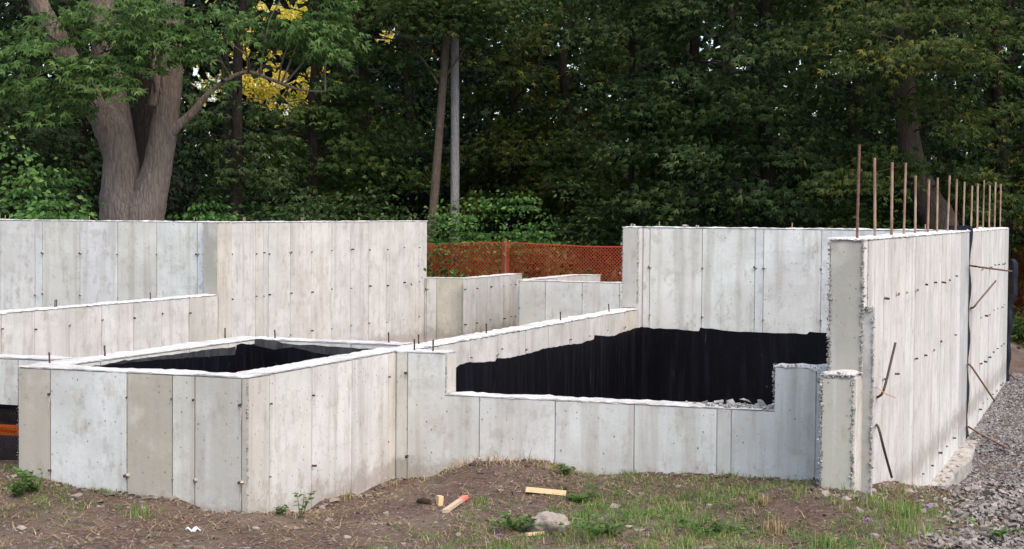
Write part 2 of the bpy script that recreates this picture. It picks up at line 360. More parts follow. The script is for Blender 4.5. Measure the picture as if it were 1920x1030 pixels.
def gz(x, y):
    x = np.asarray(x, float); y = np.asarray(y, float); sh = x.shape; x = x.ravel(); y = y.ravel()
    out = np.zeros_like(x); ws = np.full_like(x, .02)
    for cx, cy, cz in CTL:
        d2 = (x-cx)**2+(y-cy)**2; k = 1/(d2+.02)**1.6; out += k*cz; ws += k
    z = out/ws
    z = np.where(y > 12.2, z*(1-smooth(12.2, 14, y)), z)
    z += .012*np.sin(x*7.3+1.3*np.sin(y*5))*np.cos(y*6.1+x)+.006*np.sin(17*x+3*y)*np.sin(15*y-4*x)
    # gravel apron right of the tall wall lies lower
    ap = smooth(-1.95, -1.75, x)*smooth(11.9, 13.9, y); z = z*(1-ap) + ap*(-.46+.15*smooth(16.3, 18.3, y)+.12*smooth(-1.45, -.6, x)*(1-smooth(16.3, 18.3, y))+.08*smooth(-1.2, .6, x)+.12*smooth(18, 24, y)+.12*smooth(24, 30, y))
    # dug-out interior
    ins = smooth(-7.10, -7.02, x)*(1-smooth(-5.52, -5.46, x))*smooth(9.72, 9.80, y)*(1-smooth(12.58, 12.66, y))
    ins2 = smooth(-5.52, -5.46, x)*(1-smooth(-1.86, -1.80, x))*smooth(12.02, 12.10, y)*(1-smooth(18.6, 18.68, y))
    ins3 = (x > -19)*(1-smooth(-7.08, -7.02, x))*smooth(10.5, 10.9, y)*(1-smooth(19.02, 19.12, y))
    ins4 = smooth(-11.1, -11.02, x)*smooth(12.6, 12.66, y)*(1-smooth(27.6, 28.0, y))*(1-smooth(-5.48, -5.42, x))
    ii = np.maximum(np.maximum(ins, ins2), np.maximum(ins3, ins4)); z = z*(1-ii)-.75*ii
    return z.reshape(sh)
def axis(a_, b_, fine0, fine1, df, dc):
    xs = list(np.arange(fine0, fine1, df)); q = fine0; d = df
    while q > a_: d = min(d*1.35, dc); q -= d; xs.insert(0, q)
    q = fine1; d = df
    while q < b_: xs.append(q); d = min(d*1.35, dc); q += d
    xs.append(q); return np.array(xs)
gx = axis(-160, 160, -9.2, 2.2, .05, 12); gy = axis(-20, 220, 7.6, 14.6, .05, 12)
GX, GY = np.meshgrid(gx, gy); GZ = gz(GX, GY)
nx, ny = len(gx), len(gy); idx = np.arange(nx*ny).reshape(ny, nx)
lp = np.stack([idx[:-1, :-1], idx[:-1, 1:], idx[1:, 1:], idx[1:, :-1]], -1).reshape(-1)
ground = fast_mesh('ground', np.stack([GX, GY, GZ], -1).reshape(-1, 3), lp, 4, SOIL); ground.data.shade_smooth(); ground['kind'] = 'structure'

# ------------------------------------------------------------------ house foundation
L, T, SILL = H-1.07, H-.155, H-1.385
FND = thing('house_foundation', 'unfinished poured concrete house foundation of pale walls at two heights', 'foundation', (-5.5, 12.0, -.75))
G_DEPTH = -.8; PT = .014; GAP = .009
def core(x0, x1, y0, y1, z1, color=(.40, .39, .37), z0=G_DEPTH, name='wall', label=None):
    v, f = box(x0, x1, y0, y1, z0, z1); o = link(name, v, f, CONC, FND, color=color)
    if label: o['label'] = label
    return o
def prism(poly, axis_, c0, c1):
    """poly: list of (s,z); axis_='Y' -> s is X, extrude along Y from c0 to c1; 'X' -> s is Y"""
    n = len(poly)
    mk = (lambda s, z, c: (s, c, z)) if axis_ == 'Y' else (lambda s, z, c: (c, s, z))
    v = [mk(s, z, c0) for s, z in poly]+[mk(s, z, c1) for s, z in poly]
    f = [tuple(range(n)), tuple(range(2*n-1, n-1, -1))]+[(i, (i+1) % n, (i+1) % n+n, i+n) for i in range(n)]
    return v, f
PALE, WARM, COOL, GREY, DIRT = (.54, .535, .52), (.59, .555, .515), (.50, .515, .53), (.365, .365, .35), (.325, .30, .25)  # side faces get WARM, front ones COOL: sun and sky light in the tint
def vary(c, k=.03):
    d = RNG.uniform(-k, k); return tuple(min(.75, max(.05, x*(1+d)+RNG.uniform(-.006, .006))) for x in c)
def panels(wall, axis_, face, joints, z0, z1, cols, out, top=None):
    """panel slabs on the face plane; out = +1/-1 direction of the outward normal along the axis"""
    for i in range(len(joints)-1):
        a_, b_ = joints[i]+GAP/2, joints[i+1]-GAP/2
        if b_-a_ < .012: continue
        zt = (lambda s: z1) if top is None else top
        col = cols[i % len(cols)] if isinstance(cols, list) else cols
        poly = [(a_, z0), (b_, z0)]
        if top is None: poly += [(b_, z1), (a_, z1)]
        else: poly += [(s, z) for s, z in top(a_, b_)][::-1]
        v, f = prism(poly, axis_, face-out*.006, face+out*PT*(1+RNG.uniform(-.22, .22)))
        link('panel', v, f, CONC, wall, color=vary(tuple(q*(.95 if axis_ == 'X' else k_) for q, k_ in zip(col, (1.06, 1.06, 1.0)))))  # panel colour darkened on side faces, lightened on front ones, evening out the light
def cap(wall, x0, x1, y0, y1, z, seed, dz=.0035, ej=.004, th=.007, name='wall_top', drop=None, mat=None):
    rg = np.random.default_rng(seed); nx_ = max(3, int((x1-x0)/.045)); ny_ = max(3, int((y1-y0)/.045))
    xs = np.linspace(x0, x1, nx_+1); ys = np.linspace(y0, y1, ny_+1); V = []
    for j, y in enumerate(ys):
        for i, x in enumerate(xs):
            zz = z+rg.normal()*dz*.5+dz*mnoise.noise(Vector((x*4, y*4, seed)))*1.3; xx, yy = x, y
            ed = (i in (0, nx_)) or (j in (0, ny_))
            if i == 0: xx -= rg.uniform(-ej*.4, ej)
            if i == nx_: xx += rg.uniform(-ej*.4, ej)
            if j == 0: yy -= rg.uniform(-ej*.4, ej)
            if j == ny_: yy += rg.uniform(-ej*.4, ej)
            if ed: zz -= abs(rg.normal())*dz*.9
            V.append((xx, yy, zz))
    W = nx_+1; F = [(j*W+i, j*W+i+1, (j+1)*W+i+1, (j+1)*W+i) for j in range(ny_) for i in range(nx_)]
    ring = [i for i in range(W)]+[j*W+nx_ for j in range(1, ny_+1)]+[ny_*W+i for i in range(nx_-1, -1, -1)]+[j*W for j in range(ny_-1, 0, -1)]
    n0 = len(V)
    for k in ring: V.append((V[k][0], V[k][1], z-th-abs(rg.normal())*.004))
    m = len(ring); F += [(ring[k], ring[(k+1) % m], n0+(k+1) % m, n0+k) for k in range(m)]; F.append(tuple(range(n0, n0+m)))
    return link(name, V, F, mat or TOP, wall)
def ragged(wall, p, q, seed, size=.013, dens=95, spread=.012):
    p = np.array(p); q = np.array(q); n = max(6, int(np.linalg.norm(q-p)*dens*2.6)); rg = np.random.default_rng(seed)
    t = rg.random(n)[:, None]; P_ = p+(q-p)*t+rg.normal(size=(n, 3))*spread*.6
    o = rocks('ragged_edge', P_, (.55+rg.exponential(.55, n))*size*.36, RAG, wall, 1.0, seed); o['kind'] = 'stuff'; return o
# shared tie-stub meshes: a rusty strap end in a small spalled cone
STAIN = mat_noise('rust_run', (.36, .31, .25), (.46, .42, .37), 25, .9)
def tie_mesh(name, spall, ln, run=0):
    bm = bmesh.new()
    m1 = bmesh.ops.create_cube(bm, size=1.0)['verts']
    for v in m1: v.co = Vector((v.co.x*.006, -ln/2+v.co.y*ln, v.co.z*.013))
    nf = len(bm.faces)
    if spall:
        c = bmesh.ops.create_cone(bm, cap_ends=True, segments=9, radius1=spall, radius2=spall*.35, depth=.016)['verts']
        for v in c: v.co = Vector((v.co.x*random.uniform(.8, 1.3)+.004, -v.co.z-.006, v.co.y*random.uniform(.7, 1.1)))
    ns = len(bm.faces)
    if run:
        vs = [bm.verts.new(p) for p in ((-.007, -.0012, 0), (.008, -.0012, 0), (.004, -.0010, -run*.6), (.001, -.0008, -run), (-.002, -.0010, -run*.55))]; bm.faces.new(vs[::-1])
    bm.faces.ensure_lookup_table()
    me = bpy.data.meshes.new(name); 
    for i, f in enumerate(bm.faces): f.material_index = 0 if i < nf else (1 if i < ns else 2)
    bm.to_mesh(me); bm.free(); me.materials.append(RUSTD); me.materials.append(SPALL); me.materials.append(STAIN); return me
TIES = [tie_mesh('tie_stub', .0, .026), tie_mesh('tie_stub', .013, .028), tie_mesh('tie_stub', .017, .018), tie_mesh('tie_stub', .010, .034), tie_mesh('tie_stub', .012, .026, .09), tie_mesh('tie_stub', .0, .022, .14), tie_mesh('tie_stub', .009, .012)]
FO = np.array(FND.location)
def tie(wall, axis_, face, s, z, scale=1.0):
    o = bpy.data.objects.new('tie_stub', random.choice(TIES)); COL.objects.link(o); o.parent = wall
    if axis_ == 'Y': p = (s, face, z); rz = random.uniform(-.2, .2)
    else: p = (face, s, z); rz = math.pi/2+random.uniform(-.2, .2)
    o.location = np.array(p)-FO; o.rotation_euler = (random.uniform(-.15, .15), random.uniform(-.2, .2), rz); o.scale = (scale*random.uniform(.6, 1.3),)*3
def ties(wall, axis_, face, joints, rows, scale=1.0, jit=.012, keep=.92):
    for s in joints:
        for z in rows:
            if random.random() < keep: tie(wall, axis_, face, s+random.uniform(-.006, .006), z+random.uniform(-jit, jit), scale)
def rebar(wall, base, top, r, mat, sides=7):
    b0 = np.array(base); t0 = np.array(top); d = (t0-b0)/np.linalg.norm(t0-b0)
    n = max(2, int(np.linalg.norm(t0-b0)/.055)); pts = [b0-d*.06]+[b0+(t0-b0)*i/n for i in range(n+1)]
    rr = [r]+[r*(1.0 if i % 2 else 1.16) for i in range(n+1)]
    v, f = tube(pts, rr, sides); return link('rebar', v, f, mat, wall)
def dowel(wall, x, y, X0, Y0, ztop, h, mat=None, r=.0065):   # a short dowel seen at pixel column x, on the line X0 or Y0
    p = onX(x, y, X0) if X0 is not None else onY(x, y, Y0)
    b_ = (p[0], p[1], ztop); rebar(wall, b_, (p[0]+random.uniform(-.006, .006), p[1], ztop+h), r, mat or RUSTD, 6)

# --- front bay
BX0, BX1, BY0 = -7.15, -5.40, 9.66
w1 = core(BX0, BX1-.001, BY0, BY0+.2, L-.012, GREY, label='low front wall of the projecting bay with stained brownish panels')
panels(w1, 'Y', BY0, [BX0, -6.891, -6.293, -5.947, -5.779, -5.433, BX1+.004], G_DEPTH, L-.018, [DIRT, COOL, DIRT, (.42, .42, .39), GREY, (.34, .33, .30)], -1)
cap(w1, BX0-.012, BX1+.012, BY0-.012, BY0+.2, L, 11)
ties(w1, 'Y', BY0-PT, [-6.891, -6.293, -5.947, -5.779, -5.44], [.755, .245], 1.15)
ragged(w1, (BX0-.004, BY0-.004, .1), (BX0-.004, BY0-.004, L-.02), 12, .010, 70); ragged(w1, (BX1+.006, BY0-.008, .0), (BX1+.006, BY0-.008, L-.03), 13, .008, 80, .006)
w2 = core(BX1-.2, BX1-.0, BY0+.2, 12.16, L-.012, WARM, label='low side wall of the bay with smooth pale panels')
panels(w2, 'X', BX1, [BY0-.008, 9.932, 10.544, 11.177, 11.809, 11.945], G_DEPTH, L-.018, [(.53, .49, .43), (.60, .57, .535), (.60, .57, .54), (.60, .57, .54), (.58, .54, .49)], 1)
cap(w2, BX1-.2, BX1+.013, BY0+.19, 12.16, L+.002, 14)
ties(w2, 'X', BX1+PT, [9.932, 10.544, 11.177, 11.809], [.74, .23], .9, .02)
w3 = core(BX0, BX0+.2, BY0+.2, 12.74, L-.012, PALE, label='low wall at the far left of the bay, tarred inside')
panels(w3, 'X', BX0+.2, [9.87, 10.3, 10.9, 11.5, 12.1, 12.53], G_DEPTH, L-.018, [(.56, .53, .47)], 1)
cap(w3, BX0-.03, BX0+.213, BY0+.19, 12.74, L+.001, 15)
w4 = core(BX0+.2, BX1-.2, 12.54, 12.74, L-.012, PALE, label='low back wall of the bay, tarred inside')
panels(w4, 'Y', 12.54, [BX0+.216, -6.65, -6.05, -5.602], G_DEPTH, L-.018, [(.47, .47, .46)], -1)
cap(w4, BX0+.2, BX1-.2, 12.527, 12.75, L+.0005, 16)
# tar inside the bay
def tarpoly(wall, axis_, face, out, toppts, zb, mat=TAR, name='tar_coating', t=.004):
    poly = [(toppts[0][0], zb)]+toppts+[(toppts[-1][0], zb)]
    # refine the top edge so that it wavers
    ref = [poly[0]]
    for (a_, za), (b_, zb_) in zip(toppts[:-1], toppts[1:]):
        n = max(1, int(abs(b_-a_)/.06))
        for k in range(n): u = k/n; ref.append((a_+(b_-a_)*u, za+(zb_-za)*u+(RNG.normal()*.003 if k else 0)))
    ref += [toppts[-1], poly[-1]]
    v, f = prism(ref, axis_, face, face+out*t); return link(name, v, f, mat, wall)
fx = BX0+.2+PT*1.25
tp = [(onX(x, y, fx)[1], onX(x, y, fx)[2]) for x, y in ((150, 690), (250, 674), (330, 664), (401, 654), (441, 650))]
tarpoly(w3, 'X', fx, 1, [(9.89, tp[0][1])]+tp, -.7, WASH, 'tar_wash')
tp2 = [(onX(x, y, fx)[1], onX(x, y, fx)[2]) for x, y in ((180, 687), (300, 674), (400, 668), (440, 665), (443, 647), (452, 644), (468, 646))]
tarpoly(w3, 'X', fx+.0045, 1, [(9.9, tp2[0][1]-.02)]+[p for p in tp2 if p[0] < 12.5]+[(12.51, tp2[-1][1])], -.7)
fy = 12.54-PT*1.25
tq = [(onY(x, y, fy)[0], onY(x, y, fy)[2]) for x, y in ((478, 636), (515, 638), (530, 643.5), (550, 646), (600, 648), (660, 652), (730, 657))]
tarpoly(w4, 'Y', fy, -1, [(BX0+.225, L-.07)]+tq+[(-5.61, tq[-1][1])], -.7, WASH, 'tar_wash')
tq2 = [(s, z-.05-.03*math.sin(i*1.7)) for i, (s, z) in enumerate(tq)]
tarpoly(w4, 'Y', fy-.0045, -1, [(BX0+.225, L-.13)]+tq2+[(-5.61, tq2[-1][1])], -.7)

# --- stub wall at the left with the gap under it
w5 = core(-9.4, BX0-.002, 10.2, 10.4, L-.012, COOL, z0=H-1.409, label='short beam-like wall running left from the bay with an opening below')
panels(w5, 'Y', 10.2, [-9.4, -8.8, -8.2, -7.55, BX0-.004], H-1.412, L-.018, [(.52, .53, .54)], -1)
cap(w5, -9.4, BX0-.03, 10.187, 10.41, L+.0015, 17)
link('wall', *box(-9.4, -9.2, 10.21, 10.39, G_DEPTH, H-1.415), CONC, FND, color=PALE)

# --- front wall with the window sill
FY = 11.96
XS0, XS1 = -4.977, -2.45
fj = [BX1+.016, -5.288, -4.694, -4.089, -3.48, -2.863, -2.758, -2.155, -1.935]
def ftop(a_, b_):
    pts = [(a_, None), (b_, None)]
    lev = lambda s: L-.018 if (s < XS0 or s > XS1) else SILL-.018
    out = [(a_, lev(a_+1e-4))]
    for s, za, zb in ((XS0, L-.018, SILL-.018), (XS1, SILL-.018, L-.018)):
        if a_ < s < b_: out += [(s, za), (s+ .004 if za < zb else s, zb)]
    out.append((b_, lev(b_-1e-4))); return out
w6 = core(BX1, -1.94, FY, FY+.2, SILL-.012, COOL, label='long low front wall with a wide window opening')
link('wall_stub', *box(BX1, XS0, FY, FY+.2, SILL-.012, L-.012), CONC, w6, color=COOL)
link('wall_stub', *box(XS1, -1.94, FY, FY+.2, SILL-.012, L-.012), CONC, w6, color=GREY)
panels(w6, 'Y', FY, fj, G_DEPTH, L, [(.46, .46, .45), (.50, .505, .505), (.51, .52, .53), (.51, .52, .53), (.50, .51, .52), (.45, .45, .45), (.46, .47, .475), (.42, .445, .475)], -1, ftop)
cap(w6, BX1-.05, XS0+.004, FY-.012, FY+.2, L, 18); cap(w6, XS0, XS1, FY-.012, FY+.2, SILL, 19, .005, .006)
cap(w6, XS1-.008, -1.95, FY-.014, FY+.2, L-.002, 20, .012, .012)
link('window_jamb', *box(XS0-.004, XS0+.006, FY+.015, FY+.19, SILL, L-.02), CONC, w6, color=(.56, .52, .45))
ragged(w6, (XS0+.004, FY-.006, SILL+.01), (XS0+.004, FY-.006, L-.03), 21, .010, 90, .006); ragged(w6, (XS1-.006, FY-.006, SILL), (XS1-.004, FY-.006, L-.01), 22, .013, 110, .009)
ragged(w6, (XS1-.004, FY+.1, SILL), (XS1-.004, FY+.1, L-.01), 23, .02, 60, .03)
ragged(w6, (XS1, FY-.004, L-.004), (-2.0, FY-.004, L-.004), 24, .011, 80, .008)
ties(w6, 'Y', FY-PT, [-5.288, -4.694, -4.089, -3.48, -2.863, -2.758, -2.155], [.13], 1.3, .02); ties(w6, 'Y', FY-PT, [-5.288], [.75], 1.1)
rg = np.random.default_rng(5); n = 210
xx = XS1-.02-np.abs(rg.normal(0, .24, n)); P_ = np.stack([xx, rg.uniform(FY+.0, FY+.19, n), np.full(n, SILL+.004)], -1)
o = rocks('rubble', P_, np.clip(np.abs(rg.normal(.013, .007, n)), .004, .03), RAG, w6, .8, 5); o['kind'] = 'stuff'
for q_, z_ in zip([(-2.78, FY+.10, SILL+.022), (-2.70, FY+.12, SILL+.035), (-2.88, FY+.13, SILL+.02), (-2.58, FY+.13, SILL+.025), (-3.0, FY+.14, SILL+.014)], [.04, .044, .034, .05, .03]): rocks('rubble_chunk', [q_], [z_], RAG, w6, .7, int(z_*1000))
# --- long inner wall running back, tarred below
w7 = core(BX1-.115, BX1+.06, 12.16, 18.42, L-.012, WARM, label='long low wall running back from the bay, black tar on its lower face')
j7 = [onX(x, 660, BX1+.06)[1] for x in (879, 929, 937, 982.5, 1025.6, 1065, 1102, 1136, 1167.5)]
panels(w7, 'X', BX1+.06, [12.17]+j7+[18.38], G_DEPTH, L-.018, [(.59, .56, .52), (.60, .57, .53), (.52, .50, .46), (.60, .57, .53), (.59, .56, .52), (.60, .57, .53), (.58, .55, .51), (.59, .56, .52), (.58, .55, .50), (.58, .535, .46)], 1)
cap(w7, BX1-.125, BX1+.072, 12.15, 18.40, L+.001, 25, .007, .010)
ties(w7, 'X', BX1+.06+PT, j7, [.76], 1.0, .03)
tx = BX1+.06+PT*1.25
tp = [(onX(x, y, tx)[1], onX(x, y, tx)[2]) for x, y in ((851.5, 692), (862, 684), (875, 680), (891, 680), (928.7, 677.4), (931.6, 671.6), (947.6, 672), (984, 665), (1026, 652.6), (1061, 647.4), (1087, 644.5), (1113.6, 636), (1115, 628.5), (1137, 630.8), (1151.5, 630), (1170, 622), (1192, 615.3))]
tarpoly(w7, 'X', tx, 1, [(12.17, tp[0][1]-.06)]+tp+[(18.52, tp[-1][1])], -.7)
tarpoly(w7, 'X', tx+.0042, 1, [(12.17, tp[0][1]-.12)]+[(s, z-.035-.012*math.sin(i*2.1)) for i, (s, z) in enumerate(tp)]+[(18.52, tp[-1][1]-.04)], -.7, name='tar_coating', t=.003)
for x, y in ((912, 627), (1051, 601), (1142, 583)): dowel(w7, x, y, BX1-.03, None, L, .085)
for x, y in ((785, 647),): dowel(w7, x, y, BX1-.03, None, L, .085)
for x in (777, 812): dowel(w6, x, 659, None, FY+.07, L, .085)
for x in (729,): dowel(w4, x, 641, None, 12.66, L, .08)
for x in (422, 516): dowel(w4, x, 633, None, 12.64, L, .07)
for x, y in ((93, 669), (197, 663)): dowel(w3, x, y, BX0+.07, None, L, .075)
for x, y in ((105, 576), (108, 575), (283, 560), (203, 568)): pass

# --- back right tall wall
BRY = 18.56
w8 = core(BX1-.115, BX1+.06, 18.40, 18.76, T-.012, (.44, .43, .41), label='tall pier-like wall end rising at the back of the tarred wall')
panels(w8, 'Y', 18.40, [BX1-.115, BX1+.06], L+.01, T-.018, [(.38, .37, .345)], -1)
panels(w8, 'X', BX1+.06, [18.405, 18.545], G_DEPTH, T-.018, [(.55, .54, .52)], 1)
ragged(w8, (BX1-.115, 18.39, L+.02), (BX1-.115, 18.39, T), 31, .013, 70); ragged(w8, (BX1+.066, 18.39, L+.05), (BX1+.066, 18.39, T-.02), 32, .013, 70)
cap(w8, BX1-.1155, BX1+.07, 18.39, 18.77, T, 33, .008, .01)
w9 = core(BX1+.06, -1.93, BRY, BRY+.2, T-.012, PALE, label='tall back wall of pale panels above a band of black tar')
j9 = [onY(x, 500, BRY)[0] for x in (1219, 1317, 1416, 1432, 1540)]
panels(w9, 'Y', BRY, [BX1+.08]+j9+[-2.58, -1.95], G_DEPTH, T-.018, [(.50, .51, .53), (.56, .56, .55), (.56, .565, .56), (.51, .525, .55), (.54, .545, .54), (.50, .52, .55), (.54, .54, .53)], -1)
cap(w9, BX1+.06, -1.93, BRY-.012, BRY+.2, T+.001, 34, .007, .008)
ties(w9, 'Y', BRY-PT, j9, [1.405, .845], 1.25)
ty = BRY-PT*1.25
tp = [(onY(x, y, ty)[0], onY(x, y, ty)[2]) for x, y in ((1203, 614), (1260, 617), (1311, 621), (1313, 614.4), (1364, 620.6), (1440, 624), (1513, 626.8), (1518, 622.2), (1558, 625))]
tarpoly(w9, 'Y', ty, -1, [(BX1+.078, tp[0][1]+.005)]+tp+[(-1.96, tp[-1][1]-.02)], -.7)
tarpoly(w9, 'Y', ty-.0042, -1, [(BX1+.078, tp[0][1]-.04)]+[(s, z-.04-.01*math.sin(i*2.3)) for i, (s, z) in enumerate(tp)]+[(-1.96, tp[-1][1]-.05)], -.7, t=.003)
for x in (1236, 1485): dowel(w9, x, 428, None, BRY+.1, T, .06, REB)
o = rocks('rubble', [tuple(onY(x, 424, BRY+.08)[:2])+(T+.012,) for x in (1184, 1190, 1283, 1286, 1290, 1306, 1309)], [.025, .02, .03, .028, .022, .02, .018], RAG, w9, .8, 35); o['kind'] = 'stuff'

# --- tall right wall
RX = -1.72
w10 = core(RX-.21, RX, 11.12, 18.1, T-.012, WARM, label='tall right-hand wall with many narrow panels and rebar standing on top')
j10 = [onX(x, 480, RX)[1] for x in (1624, 1631, 1654.6, 1677.5, 1696.5, 1714, 1732, 1748.5, 1763, 1777, 1789, 1800)]
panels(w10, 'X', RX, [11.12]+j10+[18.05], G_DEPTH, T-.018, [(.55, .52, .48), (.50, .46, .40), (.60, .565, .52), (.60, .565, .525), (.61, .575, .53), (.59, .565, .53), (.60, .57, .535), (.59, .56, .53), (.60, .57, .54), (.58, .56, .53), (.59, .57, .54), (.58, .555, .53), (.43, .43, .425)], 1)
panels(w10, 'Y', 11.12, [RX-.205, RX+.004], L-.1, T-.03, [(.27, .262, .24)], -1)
cap(w10, RX-.218, RX+.013, 11.105, 18.08, T, 41, .007, .009)
ragged(w10, (RX-.205, 11.105, L+.02), (RX-.205, 11.105, T-.01), 42, .016, 120, .012); ragged(w10, (RX+.006, 11.105, L+.02), (RX+.006, 11.105, T-.02), 43, .015, 120, .010)
ragged(w10, (RX-.2, 11.105, T-.012), (RX, 11.105, T-.012), 44, .012, 110, .008); ragged(w10, (RX+.012, 11.27, .3), (RX+.012, 11.27, T-.05), 45, .008, 60, .006)
ties(w10, 'X', RX+PT, j10[2:11], [1.42, .86, -.138], 1.2, .02, .86)
w11 = core(RX-.21, RX-.002, 10.86, 11.12, .982, (.42, .41, .385), label='low pier in front of the tall right wall with broken edges')
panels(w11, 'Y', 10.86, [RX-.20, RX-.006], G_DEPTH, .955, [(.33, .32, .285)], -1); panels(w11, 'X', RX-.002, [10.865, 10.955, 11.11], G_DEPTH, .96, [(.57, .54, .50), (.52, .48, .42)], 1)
cap(w11, RX-.215, RX+.008, 10.845, 11.12, .993, 46, .012, .010)
ragged(w11, (RX-.205, 10.845, .05), (RX-.205, 10.845, .97), 47, .017, 130, .012); ragged(w11, (RX-.004, 10.845, .05), (RX-.004, 10.845, .96), 48, .015, 120, .010); ragged(w11, (RX-.2, 10.85, .975), (RX, 10.85, .975), 49, .016, 150, .011)
ragged(w6, (-1.975, FY-.005, L-.01), (-1.95, FY-.005, L+.06), 50, .04, 60, .008)
fin = core(RX, RX+.075, 11.135, 11.20, 1.40, (.31, .312, .305), name='wall_fin'); ragged(fin, (RX+.075, 11.125, .05), (RX+.075, 11.125, 1.36), 51, .013, 110, .008); ragged(fin, (RX+.005, 11.13, 1.40), (RX+.07, 11.13, 1.39), 52, .022, 170, .012)
# far section of the right wall beyond the black joint
w12 = core(RX-.21, RX, 18.42, 23.4, T-.014, WARM, label='far section of the right-hand wall beyond the black joint strip')
j12 = [onX(x, 520, RX)[1] for x in (1837, 1845, 1853, 1861, 1868.5, 1876.5, 1881)]
panels(w12, 'X', RX, [18.43]+j12+[23.38], G_DEPTH, T-.018, [(.58, .56, .53), (.59, .57, .54), (.58, .57, .54), (.58, .565, .54), (.57, .56, .54), (.58, .57, .55), (.55, .54, .52), (.44, .44, .43)], 1)
panels(w12, 'Y', 18.42, [RX-.205, RX+.004], G_DEPTH, T-.02, [PALE], -1)
cap(w12, RX-.218, RX+.013, 18.41, 23.4, T-.004, 55, .009, .01)
ties(w12, 'X', RX+PT, j12, [1.40, .86, .36, -.138], 1.2, .015, .95)
# joint strip and hanging membrane
def sheet(pts, wdt, th, name, parent, mat, dirv):
    pts, _ = resample(pts, [1]*len(pts), 26); d = np.array(dirv, float); V, F = [], []
    for i, p in enumerate(pts):
        k = wdt[0]+(wdt[1]-wdt[0])*i/25; q = np.array([.012*math.sin(i*1.1), .01*math.cos(i*.8), 0])
        a_, b_ = p+q, p+q+d*k; nrm = np.array([th, 0, 0])
        V += [tuple(a_), tuple(b_), tuple(b_+nrm), tuple(a_+nrm)]
    for i in range(25):
        o_ = i*4
        for k in range(4): F.append((o_+k, o_+(k+1) % 4, o_+4+(k+1) % 4, o_+4+k))
    F += [(0, 1, 2, 3), (100, 103, 102, 101)]
    return link(name, V, F, mat, parent)
sheet([(RX-.02, 18.12, T+.045), (RX-.03, 18.13, T-.3), (RX-.03, 18.12, .9), (RX-.03, 18.13, .2), (RX-.02, 18.12, -.42)], (.27, .26), .03, 'joint_membrane', w10, MEMB, (0, 1, 0))
link('joint_membrane', *box(RX-.20, RX-.02, 18.10, 18.15, T-.3, T+.05), MEMB, w10)
sheet([(RX+.01, 23.42, 1.43), (RX+.03, 23.44, 1.40), (RX+.06, 23.46, 1.2), (RX+.05, 23.46, .98), (RX+.01, 23.44, .75), (RX, 23.43, .2), (RX, 23.43, -.3)], (.13, .05), .03, 'hanging_membrane', w12, MEMB, (.35, .93, 0))
link('hanging_membrane', *box(RX-.2, RX-.01, 23.41, 23.44, -.4, 1.42), MEMB, w12)
# footing
fy_ = np.linspace(13.7, 23.4, 60); V = []
for i, y in enumerate(fy_):
    k = .16+.02*math.sin(y*3.1)+RNG.normal()*.008
    V += [(RX+.01, y, -.30+RNG.normal()*.006), (RX+k*.92, y, -.312+RNG.normal()*.008), (RX+k, y, -.335), (RX+k+.01, y, -.60)]
F = [(i*4+k, i*4+k+1, i*4+5+k, i*4+4+k) for i in range(59) for k in range(3)]+[(0, 3, 2, 1)]
link('footing', V, F, FOOT, w10)
rg = np.random.default_rng(66); n = 120
rocks('footing_crumbs', np.stack([RX+rg.uniform(.03, .15, n), rg.uniform(13.6, 23, n), np.full(n, -.295)], -1), np.abs(rg.normal(.012, .006, n))+.003, FOOT, w10, .7, 67).__setitem__('kind', 'stuff')
# rebar standing on the right wall
tops = [(622, 63), (706, 136), (803, 160), (878, 163), (932, 235), (1006, 255), (1054, 245), (1120, 235), (1160, 252), (1202, 268), (1244, 290), (1275, 278), (1310, 258), (1342, 285), (1373, 270), (1402, 282)]
bases = [(609, 580), (708, 572), (799, 563), (867, 556), (930, 550), (999, 545), (1050, 542), (1108, 539), (1152, 537), (1195, 535), (1238, 533), (1272, 531), (1303, 530), (1337, 528), (1367, 527), (1398, 527)]
for i, ((tx_, ty_), (bx_, by_)) in enumerate(zip(tops, bases)):
    X = RX-.09; b_ = onX(1400+bx_/2.942, 250+by_/2.942, X)
    if i == 0: b_ = onY(1400+bx_/2.942, 250+by_/2.942, 11.22)
    d = ray(1400+tx_/2.942, 250+ty_/2.942); t_ = ORG+d*(b_[1]/d[1])
    rebar(w10 if i < 10 else w12, (b_[0], b_[1], T-.01), (t_[0], t_[1], t_[2]), .0085+.0006*(i % 3), REB if i != 0 else RUST, 8)
rebar(w10, tuple(onX(1735, 434, RX-.16)[:2])+(T,), tuple(onX(1735, 421, RX-.16)), .006, REB)
# bent dowels sticking out of the right wall
def bent(wall, px, r, mat, outs):
    pts = []
    for (x, y), o_ in zip(px, outs): pts.append(onX(x, y, RX+PT+o_))
    p, rr = resample(pts, [r]*len(pts), 18); v, f = tube(p, rr, 7); link('bent_dowel', v, f, mat, wall, smooth=True)
bent(w10, [(1641, 747), (1650, 742), (1656, 735), (1664, 706), (1679, 643)], .009, RUSTD, [-.03, .03, .05, .07, .10])
bent(w10, [(1641, 795), (1646, 800), (1650, 812), (1658, 845), (1672, 895)], .009, RUSTD, [-.03, .03, .05, .07, .08])
bent(w10, [(1640, 724), (1650, 731), (1660, 738), (1679, 746)], .003, WIRE, [-.02, .05, .09, .14])
bent(w12, [(1818, 498), (1830, 500), (1860, 504), (1897, 509)], .010, RUST, [-.02, .10, .18, .25])
bent(w12, [(1820, 578), (1826, 576), (1835, 565), (1867, 527)], .010, RUST, [-.02, .06, .09, .16])
bent(w12, [(1814, 683), (1820, 686), (1830, 700), (1865, 752)], .010, RUST, [-.02, .06, .12, .30])
bent(w12, [(1812, 799), (1820, 803), (1840, 815), (1893, 843)], .010, RUST, [-.02, .08, .2, .46])
bent(w12, [(1893, 702), (1900, 707), (1920, 722), (1935, 733)], .010, RUST, [-.02, .08, .2, .3])

